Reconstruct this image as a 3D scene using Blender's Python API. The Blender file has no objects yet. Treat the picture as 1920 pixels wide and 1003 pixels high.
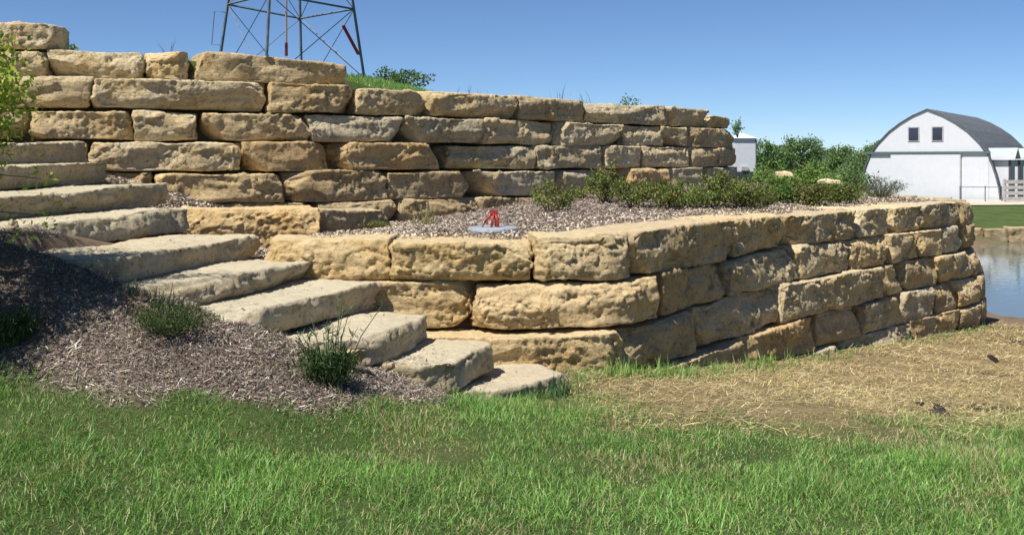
import bpy, math, random
import numpy as np
rng = np.random.default_rng(7)
random.seed(7)
scene = bpy.context.scene
COL = scene.collection

# ------------------------------------------------------------------ camera, sky, sun, exposure
EYE = 1.75
cam_d = bpy.data.cameras.new('camera'); cam = bpy.data.objects.new('camera', cam_d); COL.objects.link(cam)
cam.location = (0, 0, EYE); cam.rotation_euler = (math.radians(90), 0, 0)
cam_d.sensor_width = 36; cam_d.lens = 36 * 1900 / 1920
cam_d.shift_y = -(501.5 - 300) / 1920
cam_d.clip_start = 0.1; cam_d.clip_end = 2000
scene.camera = cam
SUN_EL, SUN_A = math.radians(57), math.radians(46)
to_sun = (-math.cos(SUN_A) * math.cos(SUN_EL), -math.sin(SUN_A) * math.cos(SUN_EL), math.sin(SUN_EL))
world = bpy.data.worlds.new('World'); scene.world = world; world.use_nodes = True
wn = world.node_tree; wn.nodes.clear()
sky = wn.nodes.new('ShaderNodeTexSky'); sky.sky_type = 'NISHITA'; sky.sun_disc = False
sky.sun_elevation = SUN_EL; sky.sun_rotation = math.atan2(to_sun[0], to_sun[1])
sky.air_density = 1.0; sky.dust_density = 0.15; sky.ozone_density = 7.0; sky.altitude = 3800
bg = wn.nodes.new('ShaderNodeBackground'); bg.inputs['Strength'].default_value = 0.084
wo = wn.nodes.new('ShaderNodeOutputWorld')
wn.links.new(sky.outputs[0], bg.inputs['Color']); wn.links.new(bg.outputs[0], wo.inputs['Surface'])
sun_d = bpy.data.lights.new('sun', 'SUN'); sun_d.energy = 5.0; sun_d.angle = math.radians(0.53); sun_d.color = (1, 0.955, 0.87)
sun = bpy.data.objects.new('sun', sun_d); COL.objects.link(sun)
sun.rotation_euler = (math.pi / 2 - SUN_EL, 0, math.atan2(to_sun[1], to_sun[0]) + math.pi / 2)
sun.location = (-10, -5, 30)
vs = scene.view_settings
vs.view_transform = 'Standard'; vs.look = 'None'; vs.exposure = 0.45; vs.gamma = 1.0; vs.use_curve_mapping = False
scene.cycles.max_bounces = 6; scene.cycles.transparent_max_bounces = 6
scene.cycles.use_denoising = True

F = 1900.0
def P(px, py, d):
    return np.array([(px - 960) / F * d, d, EYE - (py - 300) / F * d])

# ------------------------------------------------------------------ noise
_r = np.random.default_rng(3)
_PERM = _r.permutation(256); _PERM = np.concatenate([_PERM, _PERM, _PERM])
_G = _r.normal(size=(256, 3)); _G /= np.linalg.norm(_G, axis=1)[:, None]
def perlin(p):
    p = np.asarray(p, float); i = np.floor(p).astype(int); f = p - i; i &= 255
    u = f * f * f * (f * (f * 6 - 15) + 10)
    def g(a, b, c):
        h = _PERM[_PERM[_PERM[(i[:, 0] + a) & 255] + ((i[:, 1] + b) & 255)] + ((i[:, 2] + c) & 255)]
        return ((f - np.array([a, b, c])) * _G[h]).sum(1)
    def l(a, b, t): return a + (b - a) * t
    x00 = l(g(0, 0, 0), g(1, 0, 0), u[:, 0]); x10 = l(g(0, 1, 0), g(1, 1, 0), u[:, 0])
    x01 = l(g(0, 0, 1), g(1, 0, 1), u[:, 0]); x11 = l(g(0, 1, 1), g(1, 1, 1), u[:, 0])
    return l(l(x00, x10, u[:, 1]), l(x01, x11, u[:, 1]), u[:, 2]) * 1.5
def fbm(p, o=3):
    s = 0; a = 1.0
    for k in range(o):
        s = s + a * perlin(p * (2.0 ** k) + k * 17.3); a *= 0.5
    return s
def n2(x, y, f, seed=0.0):
    return perlin(np.stack([np.ravel(x) * f, np.ravel(y) * f, np.full(np.size(x), seed + 0.37)], 1)).reshape(np.shape(x))
def sstep(a, b, x):
    t = np.clip((np.asarray(x, float) - a) / (b - a), 0, 1); return t * t * (3 - 2 * t)

_H = np.random.default_rng(11).random((4096, 6))
def facets(p):
    """split-rock relief: every cell is a flat facet with its own tilt and level"""
    i = np.floor(p).astype(int); best = np.full(len(p), 1e9); out = np.zeros(len(p))
    for a in (-1, 0, 1):
        for b in (-1, 0, 1):
            for c in (-1, 0, 1):
                q = i + np.array([a, b, c]); h = _H[((q[:, 0] * 73856093) ^ (q[:, 1] * 19349663) ^ (q[:, 2] * 83492791)) & 4095]
                d = p - q - h[:, :3]; r = (d * d).sum(1); v = (d * (h[:, 3:] - 0.5)).sum(1) * 1.6 + (h[:, 3] - 0.5) * 0.5
                m = r < best; best[m] = r[m]; out[m] = v[m]
    return out
# ------------------------------------------------------------------ object helpers
def tag(o, label=None, cat=None, group=None, kind=None):
    if label: o['label'] = label
    if cat: o['category'] = cat
    if group: o['group'] = group
    if kind: o['kind'] = kind
    return o
def empty(name, loc=(0, 0, 0), rz=0.0):
    o = bpy.data.objects.new(name, None); COL.objects.link(o)
    o.location = [float(v) for v in loc]; o.rotation_euler = (0, 0, rz); o.empty_display_size = 0.1
    return o
def mesh_np(name, V, Fq=None, Ft=None, smooth=False, tint=None, attrs=None):
    me = bpy.data.meshes.new(name)
    V = np.asarray(V, np.float32); nq = 0 if Fq is None else len(Fq); nt = 0 if Ft is None else len(Ft)
    me.vertices.add(len(V)); me.vertices.foreach_set('co', V.ravel())
    idx = []; st = []
    if nq: idx.append(np.asarray(Fq, np.int32).ravel()); st.append(np.arange(nq) * 4)
    if nt: idx.append(np.asarray(Ft, np.int32).ravel()); st.append(nq * 4 + np.arange(nt) * 3)
    idx = np.concatenate(idx); st = np.concatenate(st).astype(np.int32)
    me.loops.add(len(idx)); me.loops.foreach_set('vertex_index', idx.astype(np.int32))
    me.polygons.add(nq + nt); me.polygons.foreach_set('loop_start', st)
    me.polygons.foreach_set('use_smooth', np.full(nq + nt, bool(smooth)))
    me.update(calc_edges=True)
    al = dict(attrs or {})
    if tint is not None: al['tint'] = tint
    for k, c in al.items():
        a = me.attributes.new(k, 'FLOAT_COLOR', 'POINT')
        c4 = np.ones((len(V), 4), np.float32); c4[:, :3] = c; a.data.foreach_set('color', c4.ravel())
    return me
def obj(name, me, mat, parent=None, loc=None, rot=None):
    o = bpy.data.objects.new(name, me); COL.objects.link(o)
    if mat is not None and len(me.materials) == 0: me.materials.append(mat)
    if parent is not None: o.parent = parent
    if loc is not None: o.location = [float(v) for v in loc]
    if rot is not None: o.rotation_euler = rot
    return o
class MB:
    def __init__(s): s.v = []; s.q = []; s.n = 0
    def quadbox(s, c8):
        s.v += [list(map(float, c)) for c in c8]; n = s.n
        s.q += [[n, n+3, n+2, n+1], [n+4, n+5, n+6, n+7], [n, n+1, n+5, n+4], [n+1, n+2, n+6, n+5], [n+2, n+3, n+7, n+6], [n+3, n, n+4, n+7]]
        s.n += 8; return s
    def box(s, x0, x1, y0, y1, z0, z1):
        return s.quadbox([(x0,y0,z0),(x1,y0,z0),(x1,y1,z0),(x0,y1,z0),(x0,y0,z1),(x1,y0,z1),(x1,y1,z1),(x0,y1,z1)])
    def tube(s, pts, r, k=6, r2=None):
        pts = [np.array(p, float) for p in pts]; m = len(pts); rings = []
        for i, p in enumerate(pts):
            t = pts[min(i+1, m-1)] - pts[max(i-1, 0)]; t = t / (np.linalg.norm(t) + 1e-9)
            a = np.cross(t, (0, 0, 1) if abs(t[2]) < 0.9 else (1, 0, 0)); a /= np.linalg.norm(a); b = np.cross(t, a)
            rr = r if r2 is None else r + (r2 - r) * i / (m - 1)
            rings.append([p + rr * (a * math.cos(2*math.pi*j/k) + b * math.sin(2*math.pi*j/k)) for j in range(k)])
        n = s.n
        for rg in rings: s.v += [list(map(float, q)) for q in rg]
        for i in range(m - 1):
            for j in range(k):
                s.q.append([n+i*k+j, n+i*k+(j+1)%k, n+(i+1)*k+(j+1)%k, n+(i+1)*k+j])
        s.n += m * k
        for base, flip in ((0, True), (m-1, False)):           # caps
            s.v.append(list(map(float, pts[base]))); c = s.n; s.n += 1
            for j in range(0, k, 2):
                a, b, d = n+base*k+j, n+base*k+(j+1)%k, n+base*k+(j+2)%k
                s.q.append([c, d, b, a] if flip else [c, a, b, d])
        return s
    def build(s, name, mat, parent=None, smooth=False, loc=None, rot=None):
        return obj(name, mesh_np(name, s.v, s.q, smooth=smooth), mat, parent, loc, rot)

# ------------------------------------------------------------------ materials
def new_mat(name, rough=0.9, spec=0.2):
    m = bpy.data.materials.new(name); m.use_nodes = True
    nt = m.node_tree; b = nt.nodes['Principled BSDF']
    b.inputs['Roughness'].default_value = rough; b.inputs['Specular IOR Level'].default_value = spec
    return m, nt, b
def nd(nt, typ, **kw):
    n = nt.nodes.new(typ)
    for k, v in kw.items():
        if k.startswith('_'): setattr(n, k[1:], v)
        else:
            key = k.replace('9', ' ')
            if hasattr(v, 'node'): nt.links.new(v, n.inputs[key])
            else: n.inputs[key].default_value = v
    return n
def noise(nt, vec, scale, detail=4, rough=0.55, dist=0.0):
    n = nd(nt, 'ShaderNodeTexNoise', Scale=scale, Detail=detail, Roughness=rough, Distortion=dist)
    if vec is not None: nt.links.new(vec, n.inputs['Vector'])
    return n.outputs['Fac']
def ramp(nt, fac, stops):
    n = nt.nodes.new('ShaderNodeValToRGB'); nt.links.new(fac, n.inputs[0]); e = n.color_ramp.elements
    while len(e) < len(stops): e.new(0.5)
    for k, (p, c) in enumerate(stops):
        e[k].position = p; e[k].color = (*c, 1) if not isinstance(c, (int, float)) else (c, c, c, 1)
    return n.outputs['Color']
def mixc(nt, fac, a, b, mode='MIX'):
    n = nt.nodes.new('ShaderNodeMix'); n.data_type = 'RGBA'; n.blend_type = mode
    for sock, v in ((n.inputs[0], fac), (n.inputs[6], a), (n.inputs[7], b)):
        if hasattr(v, 'node'): nt.links.new(v, sock)
        elif isinstance(v, (int, float)): sock.default_value = v
        else: sock.default_value = (*v, 1)
    return n.outputs[2]
def bump(nt, b, h, strength, dist):
    n = nd(nt, 'ShaderNodeBump', Strength=strength, Distance=dist, Height=h)
    nt.links.new(n.outputs[0], b.inputs['Normal']); return n
def simple(name, col, rough=0.7, spec=0.3, var=0.15, scale=6.0, metal=0.0, bumps=0.0):
    m, nt, b = new_mat(name, rough, spec); b.inputs['Metallic'].default_value = metal
    tc = nt.nodes.new('ShaderNodeTexCoord').outputs['Object']
    f = noise(nt, tc, scale, 5)
    lo = tuple(c * (1 - var) for c in col); hi = tuple(min(1, c * (1 + var)) for c in col)
    nt.links.new(ramp(nt, f, [(0.3, lo), (0.7, hi)]), b.inputs['Base Color'])
    if bumps: bump(nt, b, noise(nt, tc, scale * 6, 4), bumps, 0.01)
    return m
def tinted(name, rough=0.7, spec=0.15, transl=0.0):
    m, nt, b = new_mat(name, rough, spec)
    at = nd(nt, 'ShaderNodeAttribute', _attribute_name='tint').outputs['Color']
    nt.links.new(at, b.inputs['Base Color'])
    if transl:
        tr = nt.nodes.new('ShaderNodeBsdfTranslucent')
        nt.links.new(mixc(nt, 1.0, at, (1.0, 1.05, 0.6), 'MULTIPLY'), tr.inputs['Color'])
        mx = nt.nodes.new('ShaderNodeMixShader'); mx.inputs[0].default_value = transl
        nt.links.new(b.outputs[0], mx.inputs[1]); nt.links.new(tr.outputs[0], mx.inputs[2])
        nt.links.new(mx.outputs[0], nt.nodes['Material Output'].inputs['Surface'])
    return m
def stone_mat(name, base_lo, base_hi, ochre, pale, bdist=0.027):
    m, nt, b = new_mat(name, 0.92, 0.15)
    tc = nt.nodes.new('ShaderNodeTexCoord').outputs['Object']
    oi = nt.nodes.new('ShaderNodeObjectInfo')
    off = nd(nt, 'ShaderNodeVectorMath', _operation='SCALE', Scale=40.0)
    cmb = nt.nodes.new('ShaderNodeCombineXYZ')
    for k in range(3): nt.links.new(oi.outputs['Random'], cmb.inputs[k])
    nt.links.new(cmb.outputs[0], off.inputs[0])
    vec = nd(nt, 'ShaderNodeVectorMath', _operation='ADD')
    nt.links.new(tc, vec.inputs[0]); nt.links.new(off.outputs[0], vec.inputs[1]); vec = vec.outputs[0]
    f1 = noise(nt, vec, 2.2, 6, 0.6, 0.4)
    col = ramp(nt, f1, [(0.28, base_lo), (0.72, base_hi)])
    # ochre and rusty iron stains
    col = mixc(nt, ramp(nt, noise(nt, vec, 1.3, 5, 0.6, 0.8), [(0.48, 0.0), (0.68, 0.85)]), col, ochre)
    # bedding bands, fine horizontal layers
    mp = nd(nt, 'ShaderNodeMapping'); mp.inputs['Scale'].default_value = (1.2, 1.2, 13)
    nt.links.new(vec, mp.inputs[0])
    band = noise(nt, mp.outputs[0], 1.6, 5, 0.6)
    col = mixc(nt, ramp(nt, band, [(0.52, 0.0), (0.72, 0.45)]), col, tuple(c * 0.62 for c in base_lo))
    col = mixc(nt, ramp(nt, noise(nt, vec, 3.4, 6, 0.65, 1.2), [(0.50, 0.0), (0.64, 0.45)]), col, (0.27, 0.215, 0.145))
    mv = nd(nt, 'ShaderNodeMapping'); mv.inputs['Scale'].default_value = (7, 7, 0.7); nt.links.new(vec, mv.inputs[0])
    col = mixc(nt, ramp(nt, noise(nt, mv.outputs[0], 1.0, 4, 0.6), [(0.55, 0.0), (0.72, 0.5)]), col, tuple(c * 0.5 for c in base_lo))
    # speckles, pits filled with dirt
    col = mixc(nt, ramp(nt, noise(nt, vec, 26, 4, 0.7), [(0.32, 0.8), (0.46, 0.0)]), col, (0.17, 0.12, 0.065))
    col = mixc(nt, ramp(nt, noise(nt, vec, 17, 5, 0.7), [(0.56, 0.0), (0.75, 0.55)]), col, pale)
    # weathered dusty bedding planes on top
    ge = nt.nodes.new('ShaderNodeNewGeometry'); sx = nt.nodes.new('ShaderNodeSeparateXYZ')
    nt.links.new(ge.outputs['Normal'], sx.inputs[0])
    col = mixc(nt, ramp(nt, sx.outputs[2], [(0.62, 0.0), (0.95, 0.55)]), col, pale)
    col = mixc(nt, 1.0, col, oi.outputs['Color'], 'MULTIPLY')
    nt.links.new(col, b.inputs['Base Color'])
    h = nd(nt, 'ShaderNodeMath', _operation='ADD')
    nt.links.new(noise(nt, vec, 22, 8, 0.72), h.inputs[0])
    v = nd(nt, 'ShaderNodeTexVoronoi', Scale=34.0); nt.links.new(vec, v.inputs['Vector'])
    hm = nd(nt, 'ShaderNodeMath', _operation='MULTIPLY'); nt.links.new(v.outputs['Distance'], hm.inputs[0]); hm.inputs[1].default_value = 0.18
    nt.links.new(hm.outputs[0], h.inputs[1])
    hf = nd(nt, 'ShaderNodeMath', _operation='MULTIPLY_ADD'); nt.links.new(noise(nt, vec, 9, 10, 0.8, 0.5), hf.inputs[0]); hf.inputs[1].default_value = 1.6; nt.links.new(h.outputs[0], hf.inputs[2]); h = hf
    h2 = nd(nt, 'ShaderNodeMath', _operation='MULTIPLY_ADD'); nt.links.new(band, h2.inputs[0]); h2.inputs[1].default_value = 0.8; nt.links.new(h.outputs[0], h2.inputs[2])
    bump(nt, b, h2.outputs[0], 1.0, bdist)
    return m
M_STONE = stone_mat('limestone', (0.54, 0.445, 0.29), (0.72, 0.61, 0.42), (0.60, 0.44, 0.21), (0.80, 0.71, 0.53))
M_STEP = stone_mat('limestone_slab', (0.41, 0.35, 0.25), (0.54, 0.475, 0.355), (0.47, 0.37, 0.23), (0.60, 0.545, 0.42), 0.012)
M_LEAF = tinted('leaf', 0.55, 0.25, 0.30)
M_GRASS = tinted('grass_blade', 0.45, 0.4, 0.35)
M_CHIP = tinted('wood_chip', 0.85, 0.1)
M_BARK = simple('bark', (0.16, 0.11, 0.075), 0.9, 0.1, 0.4, 25, bumps=0.5)
M_STEM = simple('green_stem', (0.12, 0.14, 0.06), 0.7, 0.2, 0.3, 20)

# ------------------------------------------------------------------ plan of the two walls
class Path:
    def __init__(s, pts, chaikin=2):
        p = np.array(pts, float)
        for _ in range(chaikin):
            q = np.empty((2 * len(p), 2)); q[0] = p[0]; q[-1] = p[-1]
            q[1:-1:2] = 0.75 * p[:-1] + 0.25 * p[1:]; q[2:-1:2] = 0.25 * p[:-1] + 0.75 * p[1:]; p = q
        s.raw(p)
    def raw(s, p):
        L = np.concatenate([[0], np.cumsum(np.linalg.norm(np.diff(p, axis=0), axis=1))])
        n = int(L[-1] / 0.05); t = np.linspace(0, L[-1], n)
        s.p = np.stack([np.interp(t, L, p[:, k]) for k in (0, 1)], 1); s.s = t
        d = np.gradient(s.p, axis=0); d /= np.linalg.norm(d, axis=1)[:, None]
        s.t = d; s.n = np.stack([-d[:, 1], d[:, 0]], 1)          # into the bank
    def offset(s, k):
        o = Path.__new__(Path); o.raw(s.p - s.n * k); return o
    def at(s, q):
        q = np.asarray(q, float); e = np.clip(q, 0, s.s[-1])
        f = lambda A: np.stack([np.interp(e, s.s, A[:, k]) for k in (0, 1)], -1)
        p = f(s.p); t = f(s.t); n = f(s.n)
        return p + t * (q - e)[..., None], n
    def s_of_px(s, px, pmax=None):
        u = 960 + F * s.p[:, 0] / s.p[:, 1]
        k = int(np.argmax(u)); return float(np.interp(px, u[:k+1], s.s[:k+1])) if px >= u[0] else float(s.s[0] - (u[0]-px) * s.p[0, 1] / F)
LOW = Path([(-2.35, 9.12), (-1.1, 8.97), (0.2, 9.06), (0.80, 9.16), (1.12, 9.36), (1.96, 10.6), (2.6, 11.5), (3.54, 12.7), (5.6, 14.9), (7.2, 16.55), (7.85, 17.3), (8.1, 18.1), (7.9, 19.2), (7.2, 20.6)])
UPP = Path([(-10, 12.9), (-6.7, 13.2), (-5.6, 13.4), (-3.44, 14.25), (-2.3, 15.0), (-1.24, 15.9), (0.13, 17.2), (1.43, 18.6), (3.1, 20.2), (4.2, 21.3), (4.85, 22.4), (5.0, 23.8), (4.4, 25.5)])
TERR_POLY = np.vstack([LOW.p[::6], [(6.6, 23), (7, 27), (4, 33), (0, 30), (-3, 14.6), (-2.9, 12.5), (-2.5, 10.5)]])
HILL_POLY = np.vstack([UPP.p[::8], [(4.2, 29), (3, 40), (-4, 52), (-25, 55), (-40, 30), (-14, 12.7)]])

STEPS = [  # left and right front top corners (image x, y, distance), riser heights, tint
    ((905, 742, 7.5), (1088, 690, 8.62), 0.16, 0.16, 0.75, (1.0, 0.97, 0.92)),
    ((845, 688, 7.4), (934, 640, 8.42), 0.20, 0.17, 0.85, (1.0, 0.98, 0.92)),
    ((672, 646, 7.14), (820, 582, 8.78), 0.19, 0.17, 0.95, (1.0, 0.98, 0.93)),
    ((428, 588, 7.12), (720, 529, 9.0), 0.17, 0.17, 0.95, (1.0, 0.99, 0.95)),
    ((300, 541, 7.1), (599, 486, 9.25), 0.17, 0.17, 0.95, (1.0, 0.98, 0.92)),
    ((205, 487, 7.3), (497, 440, 9.8), 0.18, 0.18, 1.05, (1.0, 0.96, 0.88)),
    ((-25, 434, 7.8), (370, 388, 10.8), 0.19, 0.24, 1.1, (0.99, 0.97, 0.90)),
    ((-70, 379, 8.6), (314, 343, 11.6), 0.20, 0.25, 1.1, (0.93, 0.92, 0.85)),
    ((-90, 312, 9.5), (224, 306, 12.3), 0.22, 0.25, 1.1, (0.97, 0.93, 0.84)),
    ((-60, 271, 10.5), (170, 268, 12.9), 0.22, 0.26, 1.2, (0.98, 0.93, 0.82)),
]

# ------------------------------------------------------------------ ground heights
def tps(pts, lam=0.0005):
    pts = np.array(pts, float); n = len(pts); X = pts[:, :2]
    def U(r2): return np.where(r2 > 1e-9, r2 * np.log(np.maximum(r2, 1e-9)) * 0.5, 0.0)
    K = U(((X[:, None] - X[None]) ** 2).sum(2)) + lam * np.eye(n)
    Pm = np.hstack([np.ones((n, 1)), X]); A = np.zeros((n + 3, n + 3)); A[:n, :n] = K; A[:n, n:] = Pm; A[n:, :n] = Pm.T
    w = np.linalg.solve(A, np.concatenate([pts[:, 2], np.zeros(3)]))
    def f(x, y):
        sh = np.shape(x); x = np.ravel(x).astype(float); y = np.ravel(y).astype(float); out = np.empty(len(x))
        for k in range(0, len(x), 20000):
            xs, ys = x[k:k+20000], y[k:k+20000]
            r2 = (xs[:, None] - X[None, :, 0]) ** 2 + (ys[:, None] - X[None, :, 1]) ** 2
            out[k:k+20000] = U(r2) @ w[:n] + w[n] + w[n+1] * xs + w[n+2] * ys
        return out.reshape(sh)
    return f
low_f = tps([(0,0,0),(0,3,0),(-3,3,.12),(3,3,0),(0,5,0),(-2.2,4.3,.12),(2.5,5,-.05),(.5,7,-.03),(.65,8.5,-.08),(1.25,9.2,-.17),(2.15,10.3,-.36),
 (3.4,12.0,-.62),(5.4,14.3,-.82),(7.7,16.5,-1.0),(8.7,18,-1.12),(9.3,20,-1.30),(4.05,8.2,-.36),(6,12,-.78),(5,6,-.2),(8,14,-1.0),(11,16,-1.15),(2.2,8,-.16),
 (-3.28,6.45,.46),(-4,4,.28),(-6,5,.7),(-6,8,1.2),(-4.1,8.0,1.20),(-3.62,7.35,1.10),(-3.12,7.2,.955),(-2.68,7.03,.82),(-2.02,6.92,.57),(-1.35,7.05,.35),(-.9,7.15,.18),(-.3,7.35,.0),(-2,6.2,.3),(-1,6.2,.06),(-3,5.6,.25),(0,6.3,-.02),
 (-.5,8.2,-.04),(-1,8.2,.2),(-1.6,8.2,.36),(-2.2,8.5,.58),(-2.9,9,.76),(-3.7,9.8,.98),(-4.4,10.5,1.2),(-5,11.2,1.45),(-5.6,12,1.7),(-7.5,11,1.8),(-7,13,1.9),(-4.8,8.6,1.3),(-5.6,9.5,1.5),
 (-2.2,9.7,.72),(-3,12,.80),(-2.8,13.3,.80),(-3.6,11.6,.95),(-4,12.9,1.10),(-1.0,9.0,.3),(-4.7,12.7,1.42),(-5.6,13.0,1.62),
 (10,24,-1.85),(14,29,-1.9),(20,33,-1.9),(30,30,-1.9),(25,22,-1.8),(40,33,-1.9),(12,19,-1.22),(20,17,-1.12),(40,16,-1.0),(8.6,22,-1.1),
 (17,38.6,-.86),(30,38.6,-.86),(45,38.6,-.86),(60,38,-.86),(60,28,-1.7),(20,36.9,-1.9),(35,36.9,-1.9),(48,36.9,-1.9),
 (7.3,26,-.8),(9,31,-.85),(11.5,36,-.88),(14.5,39,-.84),(25,45,-.76),(25,55,-.66),(25,61,-.62),(40,60,-.6),(10,50,-.6),(0,60,-.5),(-30,60,0),(-30,20,1.4),(-30,0,.6),(0,-20,0),(40,0,-.6),(70,60,-.5),
 (0,120,-.5),(80,120,-.5),(-80,120,-.5),(150,0,-.5),(-150,0,-.5),(0,-150,-.5),(0,300,-.5),(300,300,-.5),(-300,300,-.5),(300,-300,-.5),(-300,-300,-.5)])
ter_f = tps([(-2.4,9.6,.97),(-1,9.6,.995),(0,9.7,1.0),(1.3,10.3,1.02),(2,11.3,1.04),(4,13.9,1.04),(5.4,15.5,1.04),(7,17.2,1.04),(7.4,19,1.05),(-2.7,12,.82),(-2.4,14,.78),(-1.5,14.9,.84),(-.8,15.7,.9),(0,16.4,1.02),(0,12.5,1.0),(-1,11,1.0),(1.5,15,1.12),
 (1.4,17.6,1.16),(3,19.2,1.22),(4.5,19,1.18),(5,21,1.25),(7,22,1.1),(6,26,1.0),(4,30,.8)])
hil_f = tps([(-10,13.3,3.15),(-6,14,3.15),(-3,15.2,3.05),(-1.8,16.2,2.80),(0,17.8,2.76),(2,20,2.74),(4,22.4,2.55),(4.3,25,2.3),(-3.9,28,3.98),(-2.3,26,3.45),(-2.6,30,3.75),(-.8,27,3.0),(2,25,2.74),(-8,30,4.1),(-12,25,3.8),(-25,30,3.0),(-6,20,3.3),(0,40,1.5),(-10,45,2.0),(-25,50,1),(-3,21,3.0)])
def poly_in(poly, x, y):
    x = np.ravel(x); y = np.ravel(y); c = np.zeros(len(x), bool); n = len(poly)
    for i in range(n):
        x1, y1 = poly[i]; x2, y2 = poly[(i+1) % n]
        if y1 == y2: continue
        c ^= ((y1 > y) != (y2 > y)) & (x < (x2 - x1) * (y - y1) / (y2 - y1) + x1)
    return c
def poly_sd(poly, x, y):
    sh = np.shape(x); xr = np.ravel(x).astype(float); yr = np.ravel(y).astype(float); d = np.full(len(xr), 1e9); n = len(poly)
    for i in range(n):
        a = poly[i]; b = poly[(i+1) % n]; e = np.array(b) - a; L = e @ e + 1e-12
        t = np.clip(((xr - a[0]) * e[0] + (yr - a[1]) * e[1]) / L, 0, 1)
        d = np.minimum(d, np.hypot(xr - a[0] - t * e[0], yr - a[1] - t * e[1]))
    return np.where(poly_in(poly, xr, yr), d, -d).reshape(sh)
STEP_G = []
for (l, r, tl, tr, dep, ti) in STEPS:
    A = P(*l); B = P(*r); e = (B - A)[:2]; Ln = np.linalg.norm(e); e /= Ln; STEP_G.append((A, B, e, np.array([-e[1], e[0]]), Ln, dep))
def low_z(x, y):
    z = low_f(x, y)
    for (A, B, e, n, Ln, dep) in STEP_G:                       # slabs are bedded into the bank
        a = (x - A[0]) * e[0] + (y - A[1]) * e[1]; b = (x - A[0]) * n[0] + (y - A[1]) * n[1]
        top = A[2] + (B[2] - A[2]) * np.clip(a / Ln, 0, 1)
        w = sstep(-0.02, 0.12, a) * sstep(-0.05, 0.2, Ln - a) * sstep(0.0, 0.1, b) * sstep(0.0, 0.1, dep - b)
        z = np.where(w > 0, z + (np.minimum(z, top - 0.12) - z) * w, z)
    return z
def height(x, y):
    x = np.asarray(x, float); y = np.asarray(y, float)
    z = low_z(x, y) + 0.02 * n2(x, y, 0.9) + 0.012 * n2(x, y, 2.7, 5)
    dt = poly_sd(TERR_POLY, x, y); far = sstep(19.5, 23.0, y) * 3.0
    wt = sstep(0.22, 0.5 + far, dt)
    wt = np.where((x < -2.0) & (y < 14.5), sstep(0.0, 0.5, dt), wt)
    tz = ter_f(np.clip(x, -4, 9), np.clip(y, 8.5, 31)) + 0.03 * n2(x, y, 1.3, 9)
    z = z + (tz - z) * wt
    dh = poly_sd(HILL_POLY, x, y); wh = sstep(0.22, 0.5 + sstep(24, 27, y) * 5, dh)
    hz = np.maximum(hil_f(np.clip(x, -40, 6), np.clip(y, 12, 56)), 0.0) + 0.04 * n2(x, y, 0.8, 2)
    return z + (hz - z) * wh
def G(px, py, d0=3.0, d1=70.0):
    """point of the ground under an image point, used once to lay out the plan"""
    d = np.arange(d0, d1, 0.02); x = (px - 960) / F * d; z = EYE - (py - 300) / F * d
    h = low_z(x, d); k = np.argmax(z <= h); return np.array([x[k], d[k]])
MULCH_POLY = np.array([(-7, 9.2), (-5.0, 9.0), (-4.1, 8.7), (-3.2, 8.1), (-2.5, 7.8), (-1.8, 7.75), (-1.1, 7.7), (-0.6, 7.65)] + [tuple(G(px, py)) for px, py in [(850,735),(905,748),(800,765),(690,760),(560,752),(450,752),(330,742),(230,742),(120,722),(20,700),(-160,690)]])
STRAW_POLY = np.array([tuple(G(px, py)) for px, py in [(1080,705),(1105,765),(1280,792),(1500,806),(1750,806),(1920,790),(2150,770)]] + [(8.5,10),(9.5,16.5),(8.4,17.2),(7.7,16.9),(5.6,14.8),(3.4,12.4),(2.2,10.8),(1.2,9.3)])
def zones(x, y):
    j1 = 0.16 * n2(x, y, 1.8, 11) + 0.10 * n2(x, y, 5, 12)
    m = sstep(-0.10, 0.10, poly_sd(MULCH_POLY, x, y) + j1)
    s = sstep(-0.55, 0.65, poly_sd(STRAW_POLY, x, y) + 2.2 * j1)
    return m, s

def grid_axis(lo, hi, st, far_lo, far_hi):
    a = list(np.arange(lo, hi + 1e-6, st)); s = st; v = hi
    while v < far_hi: s *= 1.25; v += s; a.append(v)
    s = st; v = lo; b = []
    while v > far_lo: s *= 1.25; v -= s; b.append(v)
    return np.array(b[::-1] + a)
gx = grid_axis(-8.5, 11.0, 0.085, -900, 900); gy = grid_axis(3.2, 24.5, 0.085, -300, 1500)
GX, GY = np.meshgrid(gx, gy); GZ = height(GX, GY)
nx, ny = len(gx), len(gy)
ii = (np.arange(ny - 1)[:, None] * nx + np.arange(nx - 1)[None]).ravel()
gq = np.stack([ii, ii + 1, ii + nx + 1, ii + nx], 1)
zm, zs = zones(GX, GY)
dt = poly_sd(TERR_POLY, GX, GY); dh = poly_sd(HILL_POLY, GX, GY)
zt = sstep(0.0, 0.3, dt) * (1 - sstep(0.0, 0.3, dh))
soil = sstep(0.15, -0.25, np.minimum(np.abs(dt), np.abs(dh)) - 0.25)
pondside = sstep(0.0, 0.7, (GX - 8.6) * 0.7 + (GY - 16.2) * 0.5 + 0.5 * n2(GX, GY, 1.1, 4)) * sstep(38.0, 37.0, GY) * (GX > 7.5)
stair = np.zeros_like(GX)
for (A, B, e, n, Ln, dep) in STEP_G:
    a = (GX - A[0]) * e[0] + (GY - A[1]) * e[1]; b = (GX - A[0]) * n[0] + (GY - A[1]) * n[1]
    stair = np.maximum(stair, sstep(-0.1, 0.1, a) * sstep(-1.5, -1.0, Ln - a) * sstep(-0.15, 0.0, b) * sstep(-0.3, 0.0, dep - b) * 0 + (sstep(0, .2, a) * sstep(0, .2, Ln + 1.4 - a) * sstep(0, .15, b) * sstep(0, .2, dep + .1 - b)))
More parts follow.
